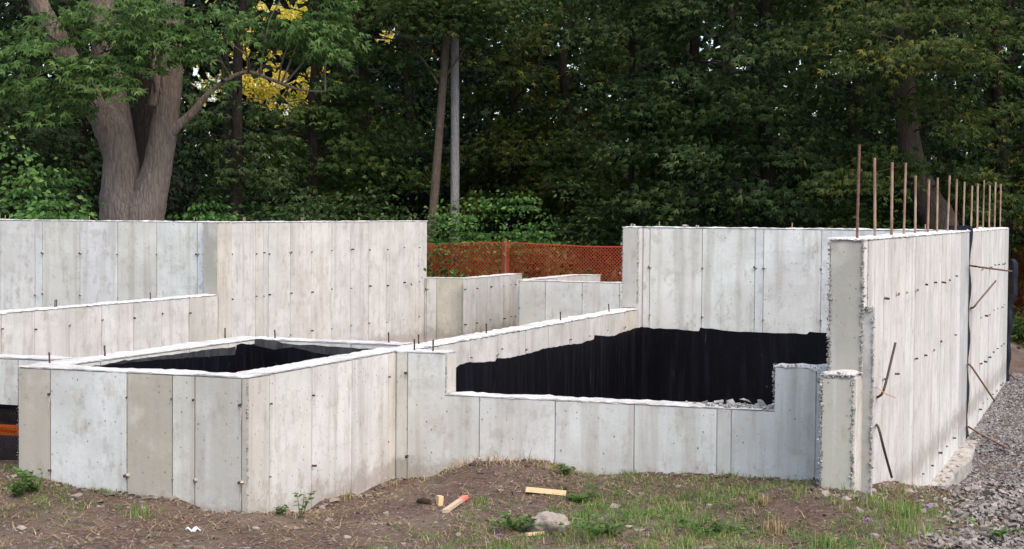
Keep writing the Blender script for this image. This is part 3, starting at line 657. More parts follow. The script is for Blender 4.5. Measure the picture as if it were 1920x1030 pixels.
# --- low and tall walls at the left
LX = -10.96
w13 = core(LX-.2, LX, 13.2, 18.84, L-.012, WARM, label='low wall of smooth pale panels leading up to the tall left wall')
j13 = [onX(x, 610, LX)[1] for x in (1, 63, 128, 189, 248, 302, 353)]
panels(w13, 'X', LX, [13.2]+j13+[18.82], G_DEPTH, L-.018, [(.59, .56, .52), (.60, .57, .53), (.60, .565, .525), (.60, .57, .53), (.59, .57, .53), (.60, .57, .535), (.60, .57, .53), (.56, .52, .45)], 1)
cap(w13, LX-.21, LX+.013, 13.2, 18.83, L, 61, .007, .01)
ties(w13, 'X', LX+PT, j13, [.745], 1.2, .02)
for x, y in ((103, 573), (106, 573), (282, 559)): dowel(w13, x, y, LX-.1, None, L, .08)
w14 = core(LX-.2, LX, 18.84, 25.5, T-.012, WARM, label='tall left wall with evenly jointed pale panels and rusty tie ends')
j14 = [onX(x, 480, LX)[1] for x in (433, 478, 492, 502, 543, 582, 620, 656, 690, 723.5, 755, 784)]
panels(w14, 'X', LX, [18.84]+j14+[25.48], G_DEPTH, T-.018, [(.54, .50, .42), (.60, .575, .545), (.57, .53, .47), (.57, .56, .53), (.59, .56, .51), (.58, .545, .49), (.58, .545, .48), (.59, .56, .52), (.59, .565, .53), (.60, .57, .535), (.60, .575, .54), (.59, .565, .53), (.56, .545, .52)], 1)
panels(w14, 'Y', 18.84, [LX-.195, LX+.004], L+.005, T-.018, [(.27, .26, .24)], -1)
cap(w14, LX-.21, LX+.013, 18.83, 25.5, T, 62, .005, .008)
ragged(w14, (LX-.2, 18.825, L), (LX-.2, 18.825, T-.02), 63, .010, 60, .008)
ties(w14, 'X', LX+PT, j14, [1.42, .86, .30], 1.35, .015, .95)
for x in (456, 459, 565, 568, 673, 771): dowel(w14, x, 416, LX-.1, None, T, .055, REB)
TLY = 18.97
w15 = core(-20, LX-.2, TLY, TLY+.2, T-.012, COOL, label='tall left wall of blotchy bluish grey panels in front of the big maple')
j15 = [onY(x, 480, TLY)[0] for x in (-290, -216, -145, -72, 1, 67, 81, 151, 222, 295, 371)]
panels(w15, 'Y', TLY, [-20]+j15+[LX-.205], G_DEPTH, T-.018, [(.51, .515, .51)]*5+[(.52, .525, .52), (.52, .535, .55), (.50, .50, .48), (.52, .53, .535), (.48, .475, .455), (.51, .52, .52), (.54, .555, .575)], -1)
cap(w15, -20, LX-.19, TLY-.012, TLY+.2, T, 64, .005, .008)
ties(w15, 'Y', TLY-PT, j15, [1.42, .86], 1.35, .015, .9)
for x in (10, 168, 364): dowel(w15, x, 415, None, TLY+.1, T, .055, REB)
# --- far low walls
w16 = core(LX, -10.2, 25.4, 25.6, L-.012, GREY, label='low far wall with a large stain beside the tall left wall')
j16 = [onY(x, 570, 25.4)[0] for x in (800, 819)]
panels(w16, 'Y', 25.4, [LX+.02]+j16+[-10.205], G_DEPTH, L-.018, [(.47, .47, .46), (.51, .51, .505), (.43, .405, .35)], -1)
cap(w16, LX, -10.19, 25.388, 25.6, L, 71); ties(w16, 'Y', 25.4-PT, j16, [.75, .2], 1.4)
w17 = core(-10.4, -10.2, 25.6, 27.9, L-.012, GREY, label='low far wall of grey panels in front of the orange fence')
j17 = [onX(x, 570, -10.2)[1] for x in (869, 891, 917, 942, 956, 964)]
panels(w17, 'X', -10.2, [25.4]+j17+[27.9], G_DEPTH, L-.018, [(.52, .495, .45), (.50, .50, .48), (.47, .475, .47), (.46, .465, .465), (.43, .425, .40), (.44, .435, .41), (.46, .45, .43)], 1)
cap(w17, -10.41, -10.188, 25.6, 27.9, L, 72); ties(w17, 'X', -10.2+PT, j17, [.75, .2], 1.4)
MY = 25.1; mx0 = onY(974, 560, MY)[0]
w18 = core(mx0, -6.2, MY, MY+.2, L-.012, COOL, label='low far cross wall beneath the orange fence')
j18 = [onY(x, 570, MY)[0] for x in (1023, 1092, 1162, 1232)]
panels(w18, 'Y', MY, [mx0]+j18+[-6.2], G_DEPTH, L-.018, [(.42, .42, .405), (.50, .505, .50), (.51, .515, .51), (.50, .505, .50), (.5, .5, .5)], -1)
cap(w18, mx0, -6.2, MY-.012, MY+.2, L, 73); ties(w18, 'Y', MY-PT, j18, [.74, .2], 1.5); ragged(w18, (mx0, MY-.01, 0), (mx0, MY-.01, L), 74, .02, 40, .012)
w19 = core(-9.32, -9.12, MY+.2, 27.9, L-.012, PALE, label='short low wall behind the far cross wall')
panels(w19, 'X', -9.12, [MY+.2, 26.2, 27.3, 27.9], G_DEPTH, L-.018, [(.55, .52, .48)], 1); cap(w19, -9.33, -9.108, MY+.2, 27.9, L+.001, 75)
w20 = core(-9.32, -8.82, 27.9, 28.1, L-.012, PALE, name='wall'); panels(w20, 'Y', 27.9, [-9.12, -8.82], G_DEPTH, L-.018, [(.50, .49, .47)], -1); cap(w20, -9.32, -8.81, 27.89, 28.1, L+.001, 76)

# ------------------------------------------------------------------ orange safety fence
def lattice(p0, p1, zb, zt, cell, sw, sag=None, th=.004):
    """diamond net between p0 and p1 (xy); returns verts, quads"""
    p0 = np.array(p0); p1 = np.array(p1); Ln = np.linalg.norm(p1-p0); d = (p1-p0)/Ln; nrm = np.array([-d[1], d[0]]); Hh = 1.0
    V, Lp = [], []
    hgt = zt-zb; nseg = max(2, int(hgt/cell))
    def P3(s, k):
        top = zt+(sag(s) if sag else 0); z = zb+(top-zb)*k
        b_ = .03*math.sin(s*2.3+k*2)+.02*math.sin(s*5.1+k*5)
        q = p0+d*s+nrm*b_; return np.array([q[0], q[1], z])
    ns = int(Ln/cell); rows = max(2, int(round(hgt/cell)))
    for sgn in (1, -1):
        for i in range(-rows, ns+rows):
            for j in range(rows):
                s0 = (i+(j if sgn > 0 else rows-j))*cell; s1 = s0+sgn*cell
                if min(s0, s1) < 0 or max(s0, s1) > Ln: continue
                a_, b_ = P3(s0, j/rows), P3(s1, (j+1)/rows); t = (b_-a_)/np.linalg.norm(b_-a_); n3 = np.array([nrm[0], nrm[1], 0]); w_ = np.cross(t, n3)*sw/2; m = n3*th*sgn
                k0 = len(V); V += [a_-w_+m, a_+w_+m, b_+w_+m, b_-w_+m]; Lp += [k0, k0+1, k0+2, k0+3]
    for k in (0, 1):
        for i in range(ns):
            a_, b_ = P3(i*cell, k), P3((i+1)*cell, k); w_ = np.array([0, 0, sw*.9]); k0 = len(V); V += [a_-w_, b_-w_, b_+w_, a_+w_]; Lp += [k0, k0+1, k0+2, k0+3]
    return np.array(V), np.array(Lp)
FYY = 28.6
fa, fb = onY(740, 460, FYY), onY(1230, 458, FYY)
fence = thing('safety_fence', 'sagging orange plastic mesh safety fence behind the foundation', 'fence', (fa[0], FYY, gz(fa[0], FYY).item()))
fp = [onY(x, 460, FYY) for x in (640, 950, 1290)]
def sag(s): return .022*math.cos((s-(fp[1][0]-fp[0][0]))*2*math.pi/3.6)-.02
V, Lp = lattice(fp[0][:2], fp[2][:2], .05, H-.555, .062, .0090, sag)
fast_mesh('netting', V, Lp, 4, ORANGE, fence)
gb = .0
for p in fp:
    v, f = merge([box(p[0]-.016, p[0]+.016, FYY-.05, FYY-.02, gb-.3, H-.50), box(p[0]-.05, p[0]+.05, FYY-.054, FYY-.050, .1, H-.60)])
    o = link('post', *box(p[0]-.016, p[0]+.016, FYY-.055, FYY-.025, gb-.3, H-.48), POSTM, fence)
    VV, LL = lattice((p[0]-.07, FYY-.06), (p[0]+.07, FYY-.06), .05, H-.59, .035, .012); fast_mesh('gathered_netting', VV, LL, 4, ORANGE, fence)
f2a, f2b = at(1870, 460, 33), at(1990, 460, 30.5)
fence2 = thing('safety_fence', 'orange mesh safety fence past the far end of the tall right wall', 'fence', (f2a[0], f2a[1], .3))
V, Lp = lattice(f2a[:2], f2b[:2], .05, H-.55, .075, .013); fast_mesh('netting', V, Lp, 4, ORANGE, fence2)
for p in (f2a, f2b): link('post', *box(p[0]-.016, p[0]+.016, p[1]-.05, p[1]-.02, -.2, H-.5), POSTM, fence2)
# dark mesh panel with orange band under the stub wall
mp = thing('mesh_barrier', 'dark plastic mesh barrier with a bright orange band under the stub wall', 'barrier', (-8.2, 10.55, -.05))
gl = gz(-7.8, 10.5).item()
V, Lp = lattice((-9.19, 10.56), (-7.17, 10.56), .34, .50, .030, .011, None, .003); fast_mesh('dark_mesh', V, Lp, 4, DARKNET, mp)
zo0, zo1 = onY(10, 817, 10.56)[2], onY(10, 797, 10.56)[2]
V, Lp = lattice((-9.19, 10.56), (-7.17, 10.56), gl-.1, zo0, .030, .011, None, .003); fast_mesh('dark_mesh', V, Lp, 4, DARKNET, mp)
V, Lp = lattice((-9.19, 10.555), (-7.17, 10.555), zo0, zo1, .028, .012, None, .003); fast_mesh('orange_band', V, Lp, 4, ORANGE2, mp)
V, Lp = lattice((-9.19, 10.56), (-7.17, 10.56), zo1, .50, .030, .011, None, .003); fast_mesh('dark_mesh', V, Lp, 4, DARKNET, mp)
link('shade_backing', *box(-9.19, -7.17, 10.59, 10.60, gl-.7, .53), VOID, mp); link('top_rail', *box(-9.19, -7.17, 10.545, 10.585, .505, .535), MEMB, mp)  # near-black sheet stands in for the dark interior behind the mesh

# ------------------------------------------------------------------ vegetation
# leaf templates: three lobed (maple like) and simple diamond
def leaf_t(kind):
    if kind == 'maple':
        V = [(0, 0, 0), (.13, .42, .02), (0, 1.0, -.10), (-.13, .42, .02)]
        side = [(0, .02, 0), (.30, .26, .0), (.56, .72, -.10), (.10, .42, .02)]
        V += side + [(-x, y, z) for x, y, z in side][::-1]
        return np.array(V, float), np.array([[0, 1, 2, 3], [4, 5, 6, 7], [8, 9, 10, 11]])
    if kind == 'oval': return np.array([(0, 0, 0), (.30, .45, .05), (0, 1, -.05), (-.30, .45, .05)], float), np.array([[0, 1, 2, 3]])
LT = {k: leaf_t(k) for k in ('maple', 'oval')}
def leaves_mesh(name, P, Dr, Up, size, kind, mat, parent=None):
    """P pos, Dr direction of the leaf axis, Up approximate normal"""
    V, F = LT[kind]; y = Dr/np.linalg.norm(Dr, axis=1)[:, None]; x = np.cross(y, Up); x /= np.linalg.norm(x, axis=1)[:, None]+1e-9; z = np.cross(x, y)
    # one connected island per leaf: lobes share the stalk vertex
    v = P[:, None, :]+size[:, None, None]*(V[None, :, 0:1]*x[:, None, :]+V[None, :, 1:2]*y[:, None, :]+V[None, :, 2:3]*z[:, None, :])
    if kind == 'maple': F = np.array([[0, 1, 2, 3], [0, 5, 6, 1], [0, 3, 9, 10]])
    n = len(P); lp_ = (F[None]+(np.arange(n)*len(V))[:, None, None]).reshape(-1)
    return fast_mesh(name, v.reshape(-1, 3), lp_, 4, mat, parent)
def sprays(C, rad, nleaf, rg, size=.11, flat=.20, droop=.45, outdir=None, tilt=.5, un=.75):
    """leaf positions, directions, normals for sprays centred at C (m,3) with radius rad (m,)"""
    m = len(C); n = m*nleaf; ci = np.repeat(np.arange(m), nleaf)
    a_ = rg.uniform(0, 2*np.pi, n); r_ = np.sqrt(rg.random(n)); 
    elong = rg.uniform(.75, 1.35, m); rot = rg.uniform(0, np.pi, m)
    lx, ly = r_*np.cos(a_)*elong[ci], r_*np.sin(a_)/elong[ci]
    px, py = lx*np.cos(rot[ci])-ly*np.sin(rot[ci]), lx*np.sin(rot[ci])+ly*np.cos(rot[ci])
    if outdir is None: outdir = rg.normal(size=(m, 2))
    od = outdir/np.linalg.norm(outdir, axis=1)[:, None]
    pz = rg.normal(size=n)*flat*(1-.5*r_)-.35*r_**2*rg.uniform(.5, 1, n)
    pz -= tilt*(px*od[ci, 0]+py*od[ci, 1])*.6
    # break the spray into twiglets
    P_ = C[ci]+np.stack([px, py, pz], -1)*rad[ci][:, None]
    tw = np.round(P_/.16)*.16; P_ = P_*.62+tw*.38+rg.normal(size=(n, 3))*.018
    D_ = np.stack([px, py, np.zeros(n)], -1)*.8+np.concatenate([od[ci]*.7, np.zeros((n, 1))], 1)+rg.normal(size=(n, 3))*.45
    D_[:, 2] = -droop-rg.random(n)*.5
    U_ = np.stack([od[ci, 0]*.55, od[ci, 1]*.55, np.ones(n)], -1)+rg.normal(size=(n, 3))*un
    return P_, D_, U_, size*rg.uniform(.65, 1.25, n)
def limb_tree(trunk_pts, C, rg, r0=.03, step=1):
    parts = []
    tp_ = np.asarray(trunk_pts)
    for c in C[::step]:
        lower = tp_[tp_[:, 2] < c[2]+.1]; src = lower[np.argmin(np.linalg.norm(lower-c, axis=1))] if len(lower) else tp_[0]
        mid = (src+c)/2+np.array([rg.normal()*.12, rg.normal()*.12, .15+rg.normal()*.08]); ln = np.linalg.norm(c-src)
        p, rr = resample([src, mid, c], [r0*min(1.6, .5+ln*.35), r0*.55, r0*.2], 6); parts.append(tube(p, rr, 5, caps=False))
    return parts
SOFT = np.random.default_rng(77); GAPS = []   # (px, py, radius_px): windows left open in the canopy where bright foliage shows through
def keepout(P, extra=1.0):
    """drop leaves that would close the bright gaps seen through the wood"""
    d = P-ORG; w_ = d@CF; x = 960+FPX*(d@CR)/w_; y = 515-FPX*(d@CU)/w_; k = np.ones(len(P), bool)
    for gx_, gy_, gr in GAPS:
        gr = gr*1.15
        k &= ((x-gx_)**2+(1.0*(y-gy_))**2 > (gr*extra)**2) | (SOFT.random(len(P)) < .12)
    return k
TREE_N = [0]
def tree(name, label, px, D, trunks, crown, mat, bark, rg_seed, nspray=90, nleaf=110, size=.11, kind='maple', rad=(.45, .85), group='trees of the wood behind the site', extra=None, twig=2, ko=True):
    """trunks: list of (list of 3D pts, list of radii); crown: list of (center, (rx,ry,rz), weight)"""
    rg = np.random.default_rng(rg_seed); b_ = trunks[0][0][0]
    t = thing(name, label, 'tree', (b_[0], b_[1], b_[2]), group)
    allp = []
    parts = []
    for pts, rr, *bk in trunks:
        p, r_ = resample(pts, rr, max(10, int(len(pts)*6))); allp.append(p); tb = tube(p, r_, 14, .03, rg_seed)
        if bk: link('trunk', *tb, bk[0], t, smooth=True)
        else: parts.append(tb)
    C = []
    wts = np.array([c[2] for c in crown], float); wts /= wts.sum()
    for (c, rad3, _), wt in zip(crown, wts):
        k = max(1, int(nspray*wt)); q = rg.normal(size=(k, 3)); q /= np.linalg.norm(q, axis=1)[:, None]; q *= (rg.random(k)**.42)[:, None]
        C.append(np.array(c)+q*np.array(rad3))
    C = np.concatenate(C) if C else np.zeros((0, 3))
    if extra is not None: C = np.concatenate([C, extra])
    link('trunk', *merge(parts), bark, t, smooth=True)
    tp_ = np.concatenate(allp)
    lb = limb_tree(tp_, C, rg, .022, twig)
    if lb: link('limbs', *merge(lb), bark, t, smooth=True)['kind'] = 'stuff'
    od = C[:, :2]-np.array(b_[:2]); 
    P_, D_, U_, s_ = sprays(C, rg.uniform(rad[0], rad[1], len(C)), nleaf, rg, size, outdir=od+1e-3)
    keep = (P_[:, 2] > .2) & (keepout(P_) if ko else True); P_, D_, U_, s_ = P_[keep], D_[keep], U_[keep], s_[keep]
    leaves_mesh('crown', P_, D_, U_, s_, kind, mat, t); return t
def gpt(px, D): p = at(px, 400, D); return np.array([p[0], p[1], gz(p[0], p[1]).item()-.05])
def straight(px0, py0, D, px1, py1, r0, r1, ztop=9.0, wob=.05, seed=0):
    rg = np.random.default_rng(seed); a_ = at(px0, py0, D); b_ = at(px1, py1, D); d = (b_-a_)/(b_[2]-a_[2])
    zs = np.linspace(-.1, ztop, 9); pts = [a_+d*(z-a_[2])+np.array([rg.normal()*wob, rg.normal()*wob, 0])*(.3 if 0 < i < 4 else 1) for i, z in enumerate(zs)]
    rr = r0+(r1-r0)*np.linspace(0, 1, 9)**.9; rr[0] *= 1.35; return pts, list(rr)
GR = np.random.default_rng(12)
for (cx_, cy_, sx_, sy_, n_, r0_, r1_) in ((475, 148, 52, 30, 46, 6, 20), (500, 12, 48, 14, 20, 6, 18), (705, 62, 22, 18, 9, 5, 13), (1345, 118, 26, 20, 9, 4, 13), (1305, 75, 12, 9, 4, 4, 9), (420, 62, 16, 20, 6, 4, 10), (1395, 385, 30, 14, 6, 3, 8)):
    for _ in range(n_): GAPS.append((cx_+GR.normal()*sx_, cy_+GR.normal()*sy_, GR.uniform(r0_, r1_)))

# --- the big multi-stemmed maple
D0 = 26.0
def mp_(l, D=D0): return [at(x, y, D) for x, y in l]
g0 = at(245, 430, D0); gl0 = gz(g0[0], g0[1]).item()
base = [np.array([at(246, 430, D0)[0], at(246, 430, D0)[1], min(gl0, 0)-.1])]
PXM = D0/FPX
sL = (base+mp_([(236, 430), (228, 370), (226, 300), (206, 235), (168, 180), (130, 115), (92, 45), (60, -25), (20, -140)]), [x*PXM for x in (66, 50, 42, 32, 33, 25, 21, 19, 17, 14)])
sU = ([base[0]]+mp_([(240, 420), (232, 330), (222, 250), (208, 160), (196, 80), (190, 0), (185, -120), (190, -260)], 26.15), [x*PXM for x in (50, 46, 32, 28, 27, 25, 24, 20, 12)])
sR = ([base[0]]+mp_([(262, 430), (278, 375), (295, 310), (307, 240), (317, 170), (322, 90), (326, 10), (335, -100), (350, -260)], 25.95), [x*PXM for x in (60, 44, 37, 27, 25, 24, 22, 20, 16, 10)])
sM = ([base[0]]+mp_([(256, 420), (262, 330), (268, 260), (270, 180), (270, 100), (268, 0), (262, -150)], 27.6), [x*PXM for x in (30, 27, 23, 21, 20, 19, 17, 14)], BARKD)  # dark bark here paints in the shade on the stem behind
sB = (mp_([(312, 262), (335, 235), (358, 215), (380, 188), (405, 163), (440, 142), (470, 136), (510, 150), (560, 168), (610, 172)], 25.9), [x*PXM for x in (9, 9, 8, 6.5, 5, 4, 3.4, 3, 2.2, 1.2)])
sC = (mp_([(358, 215), (350, 240), (335, 258)], 25.9), [x*PXM for x in (5, 4, 2)])
sS = (mp_([(286, 200), (294, 150), (286, 110), (278, 40)], 25.8), [x*PXM for x in (8, 8, 7, 5)])
ex = []
for q0, (x, y, D, k) in enumerate(((20, 165, 24.3, 2), (60, 178, 24.4, 2), (85, 185, 24.6, 2), (30, 90, 24.2, 2), (70, 95, 24.6, 2), (10, 120, 24, 2), (110, 140, 24.8, 1), (60, 60, 25, 2), (150, 180, 24.6, 2), (190, 150, 24.5, 2), (215, 60, 24.5, 3), (250, 45, 24.4, 3), (270, 85, 24.4, 3), (225, 105, 24.5, 2), (205, 165, 24.6, 2), (190, 120, 24.7, 2), (240, 110, 24.5, 2), (140, 60, 25, 2), (330, 50, 24.5, 3), (375, 65, 24.6, 3), (415, 95, 24.8, 3), (405, 30, 24.8, 3), (345, 105, 24.7, 2), (440, 40, 25, 2), (470, 60, 25.4, 2), (560, 65, 25.4, 3), (590, 90, 25.4, 3), (610, 45, 25.4, 3), (570, 35, 25.4, 3), (640, 60, 25.8, 2), (630, 20, 25.6, 2), (300, 20, 24.6, 3), (170, 20, 25, 2), (20, 30, 25, 2), (250, 10, 24.4, 2), (140, 200, 24.9, 1), (150, 130, 24.8, 2), (640, 110, 26, 2), (600, 130, 26, 1), (395, 130, 25.2, 1))):
    for q in range(max(1, k-(q0 % 2))): p = at(x+RNG.normal()*16, y+RNG.normal()*12-6, D+RNG.normal()*.35); ex.append(p)
ex = np.array(ex)
cr = [((at(230, -95, 25.5)), (3.6, 2.6, .55), 1.0), (at(240, -190, 26), (4.0, 3.4, 1.2), 1.3), (at(560, -40, 26), (1.6, 1.6, .5), .3)]
maple = tree('maple_tree', 'big old maple with several thick forked grey-brown trunks behind the bluish wall', 245, D0, [sL, sU, sR, sM, sB, sS], cr, LEAF['maple'], BARK, 101, nspray=64, nleaf=72, size=.125, rad=(.26, .42), extra=ex, group='trees of the wood behind the site', twig=3)

# --- single trees with visible stems
def crown_low(px, D, zc, r3, wgt=1.0): p = at(px, 400, D); return ((p[0], p[1], zc), r3, wgt)
def mid_tree(label, px, D, r, mat, bark, seed, lean=0, zlow=1.6, zhi=9., rxy=2.1, n=95, nl=95, size=.115, name='maple_tree', dens_low=1.0, low_off=0.0, rad=(.45, .85), kind='maple'):
    tr = straight(px, 400, D, px+lean, 100, r, r*.45, zhi-.5, .05, seed)
    c = [crown_low(px+low_off, D, zlow+1.5, (rxy, rxy*.9, 1.7), dens_low), crown_low(px, D, (zlow+zhi)/2+1.2, (rxy*1.25, rxy*1.2, (zhi-zlow)/2), 1.1)]
    return tree(name, label, px, D, [tr], c, LEAF[mat], BARK if bark == 'b' else bark, seed, n, nl, size, kind, rad)
# slender pair
tr = straight(812, 400, 33, 838, 60, .100, .052, 9.0, .0, 5)
fk = (mp_([(822, 158), (808, 135), (795, 115), (780, 98)], 33), [.028, .024, .02, .012]); fk2 = (mp_([(830, 155), (845, 130), (862, 105), (880, 75)], 33), [.024, .02, .016, .01])
tree('slender_tree', 'slender brown leaning tree stem beside the pale trunk', 812, 31, [tr, fk, fk2], [crown_low(800, 32.4, 6.0, (1.7, 1.0, .6)), crown_low(820, 35, 8.4, (1.9, 1.9, 1.5), 1.2)], LEAF['green'], BARKB, 111, 60, 90, .115)
tr = straight(853, 400, 33.2, 853, 60, .092, .072, 9.2, .0, 6)
tree('slender_tree', 'straight pale grey tree trunk without low branches', 853, 32, [tr], [crown_low(885, 32.4, 6.15, (1.5, 1.0, .6)), crown_low(860, 32, 8.2, (1.9, 1.9, 1.3), 1.2)], LEAF['green'], BARKP, 112, 50, 90, .115)
tr = straight(1183, 390, 33, 1184, 280, .075, .05, 8.0, .0, 7)
tree('slender_tree', 'thin dark brown stem among the bushes near the cross wall', 1183, 33, [tr], [crown_low(1230, 32.5, 4.0, (1.5, 1.2, .8)), crown_low(1180, 33, 6.4, (1.8, 1.8, 1.7), 1.2)], LEAF['blue'], BARKD, 113, 80, 95, .115)
# the thick trunk at the right
DR = 30.0; bR = at(1775, 430, DR); bR = np.array([bR[0], bR[1], gz(bR[0], bR[1]).item()-.1])
trR = ([bR, at(1764, 430, DR), at(1742, 385, DR), at(1722, 330, DR), at(1706, 270, DR), at(1698, 190, DR), at(1695, 80, DR), at(1690, -60, DR), at(1680, -260, DR)], [.42, .33, .27, .22, .19, .18, .17, .14, .09])
trR2 = ([at(1722, 330, DR), at(1700, 250, DR+.3), at(1672, 150, DR+.5), at(1640, 20, DR+.8), at(1600, -100, DR+1)], [.16, .14, .11, .09, .05])
exr = []
for (x, y, D, k) in ((1560, 60, 28.3, 2), (1600, 110, 28.2, 3), (1640, 95, 28, 3), (1690, 80, 28, 3), (1740, 90, 28, 3), (1800, 100, 28.2, 3), (1850, 110, 28.4, 3), (1880, 80, 28.4, 2), (1620, 130, 28.1, 2), (1720, 120, 28.0, 2), (1700, 40, 28.2, 3), (1760, 30, 28.3, 3), (1640, 40, 28.3, 3), (1580, 20, 28.5, 3), (1830, 40, 28.5, 3), (1550, 340, 28.6, 2), (1580, 330, 28.5, 2), (1620, 345, 28.6, 2), (1640, 290, 28.8, 2), (1560, 400, 28.5, 1), (1660, 310, 28.8, 1), (1500, 40, 28.6, 2), (1500, 80, 28.6, 2), (1790, 235, 28.9, 2), (1820, 220, 28.9, 2), (1510, 140, 28.8, 2), (1725, 310, 28.9, 2), (1690, 335, 28.8, 2), (1745, 200, 28.8, 2), (1675, 205, 28.8, 2), (1830, 330, 28.9, 2)):
    for q in range(k): exr.append(at(x+RNG.normal()*22, y+RNG.normal()*11-4, D+RNG.normal()*.4))
tree('maple_tree', 'thick leaning trunk with spreading leafy boughs behind the row of rebar', 1765, DR, [trR, trR2], [(at(1700, -60, 29), (3.2, 2.4, .7), 1), (at(1700, -200, 30), (3.6, 3.2, 1.2), 1)], LEAF['autumn'], BARKM, 114, nspray=90, nleaf=85, size=.12, rad=(.32, .55), extra=np.array(exr), twig=5)
specs = [
 # label, px, D, r, mat, bark, seed, lean, zlow, n, rxy, low_off
 ('dark tree filling the gap left of the big maple', 40, 33, .16, 'deep', BARKD, 120, 10, 1.4, 105, 2.2, 0),
 ('green tree standing right behind the big maple', 150, 36, .18, 'deep', BARKD, 121, -8, 1.5, 100, 2.2, 0),
 ('dark stemmed tree right of the maple branch', 585, 33.5, .14, 'green', BARKD, 122, 6, 1.9, 105, 1.9, 30),
 ('broad tree with foliage hanging low right of the maple', 440, 31, .13, 'blue', BARKD, 123, 10, 1.0, 60, 1.35, 20),
 ('leafy tree left of the slender leaning stem', 690, 36, .15, 'green', BARKD, 124, -5, 1.5, 105, 1.9, 0),
 ('tree with yellowish sprays just right of the pale trunk', 965, 37, .14, 'olive', BARKD, 125, 8, 1.5, 110, 2.0, 0),
 ('tree with autumn tinted sprays above the orange fence', 1070, 36, .14, 'autumn', BARKD, 126, -6, 1.5, 105, 1.9, 0),
 ('tree with layered bluish green boughs above the back wall', 1290, 32, .15, 'blue', BARKD, 127, 10, 1.6, 115, 1.9, 0),
 ('broad tree with layered green boughs left of the rebar', 1440, 31, .17, 'blue', BARKD, 128, -8, 1.7, 120, 2.0, 0),
 ('shady tree behind the longest rebar', 1600, 34, .16, 'deep', BARKD, 129, 6, 1.4, 110, 2.1, 0),
 ('tree at the right edge of the wood above the far wall end', 1880, 31.5, .15, 'green', BARKD, 130, -6, 1.7, 105, 1.9, 0),
 ('tree standing by itself beyond the gravel strip', 2260, 34, .16, 'green', BARKD, 133, 0, 1.2, 100, 2.2, 0),
 ('last tree of the wood far beyond the gravel strip', 2480, 35, .16, 'deep', BARKD, 134, 0, 1.2, 100, 2.3, 0),
 ('outermost tree of the wood past the wall end', 2040, 33, .16, 'deep', BARKD, 131, 0, 1.3, 100, 2.1, 0),
 ('outermost tree of the wood behind the blotchy grey wall', -140, 32, .16, 'green', BARKD, 132, 0, 1.3, 100, 2.2, 0),
]
for (lab, px, D, r, mt, bk, sd_, ln, zl, n_, rx_, lo) in specs:
    mid_tree(lab, px, D, r, mt, bk, sd_, ln, zl, 8.6, rx_, n_-34, 96, .132, low_off=lo, rad=(.42, .78))
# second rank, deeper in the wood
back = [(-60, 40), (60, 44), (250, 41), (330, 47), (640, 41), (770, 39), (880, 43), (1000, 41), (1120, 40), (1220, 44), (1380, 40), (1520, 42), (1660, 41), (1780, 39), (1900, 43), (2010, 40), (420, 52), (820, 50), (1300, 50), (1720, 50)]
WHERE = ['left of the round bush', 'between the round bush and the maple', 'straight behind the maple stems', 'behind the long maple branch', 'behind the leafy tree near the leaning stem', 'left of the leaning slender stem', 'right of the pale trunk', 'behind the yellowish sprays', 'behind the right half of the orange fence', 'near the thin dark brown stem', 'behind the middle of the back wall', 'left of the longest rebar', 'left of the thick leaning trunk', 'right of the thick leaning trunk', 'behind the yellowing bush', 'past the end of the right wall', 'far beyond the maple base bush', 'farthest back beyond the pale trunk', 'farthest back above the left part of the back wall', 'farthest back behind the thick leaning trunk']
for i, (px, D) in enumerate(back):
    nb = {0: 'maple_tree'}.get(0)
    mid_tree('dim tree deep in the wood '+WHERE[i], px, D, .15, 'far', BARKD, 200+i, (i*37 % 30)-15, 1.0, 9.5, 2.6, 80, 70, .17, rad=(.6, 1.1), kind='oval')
# understorey shrubs right behind the walls
def shrub(label, px, D, w_, ztop, mat, seed, n=42, nl=95, size=.095, kind='oval', zb=.15, name='shrub'):
    rg = np.random.default_rng(seed); b_ = gpt(px, D); t = thing(name, label, 'shrub', tuple(b_), 'bushes along the edge of the wood')
    hw = w_*D/FPX/2; C = np.stack([b_[0]+rg.uniform(-hw, hw, n)*CR[0], b_[1]+rg.uniform(-hw, hw, n)*CR[1]+rg.normal(size=n)*.5, np.zeros(n)], -1)
    q = (C[:, 0]-b_[0])/(hw*CR[0]); top = ztop*(1-.45*np.abs(q)**2.2)*rg.uniform(.8, 1.08, n); C[:, 2] = b_[2]+zb+(top-zb)*rg.random(n)**.6
    st = [tube(resample([b_+np.array([rg.normal()*.15, rg.normal()*.1, -.05]), (b_+c)/2+np.array([0, 0, .1]), c], [.02, .013, .006], 5)[0], [.02, .018, .014, .01, .006], 5) for c in C[::4]]
    link('stems', *merge(st), BARKD, t)
    P_, D_, U_, s_ = sprays(C, rg.uniform(.28, .5, n), nl, rg, size, flat=.35, droop=.1, un=1.2); k = P_[:, 2] > b_[2]+.02
    leaves_mesh('foliage', P_[k], D_[k], U_[k], s_[k], kind, LEAF[mat], t); return t
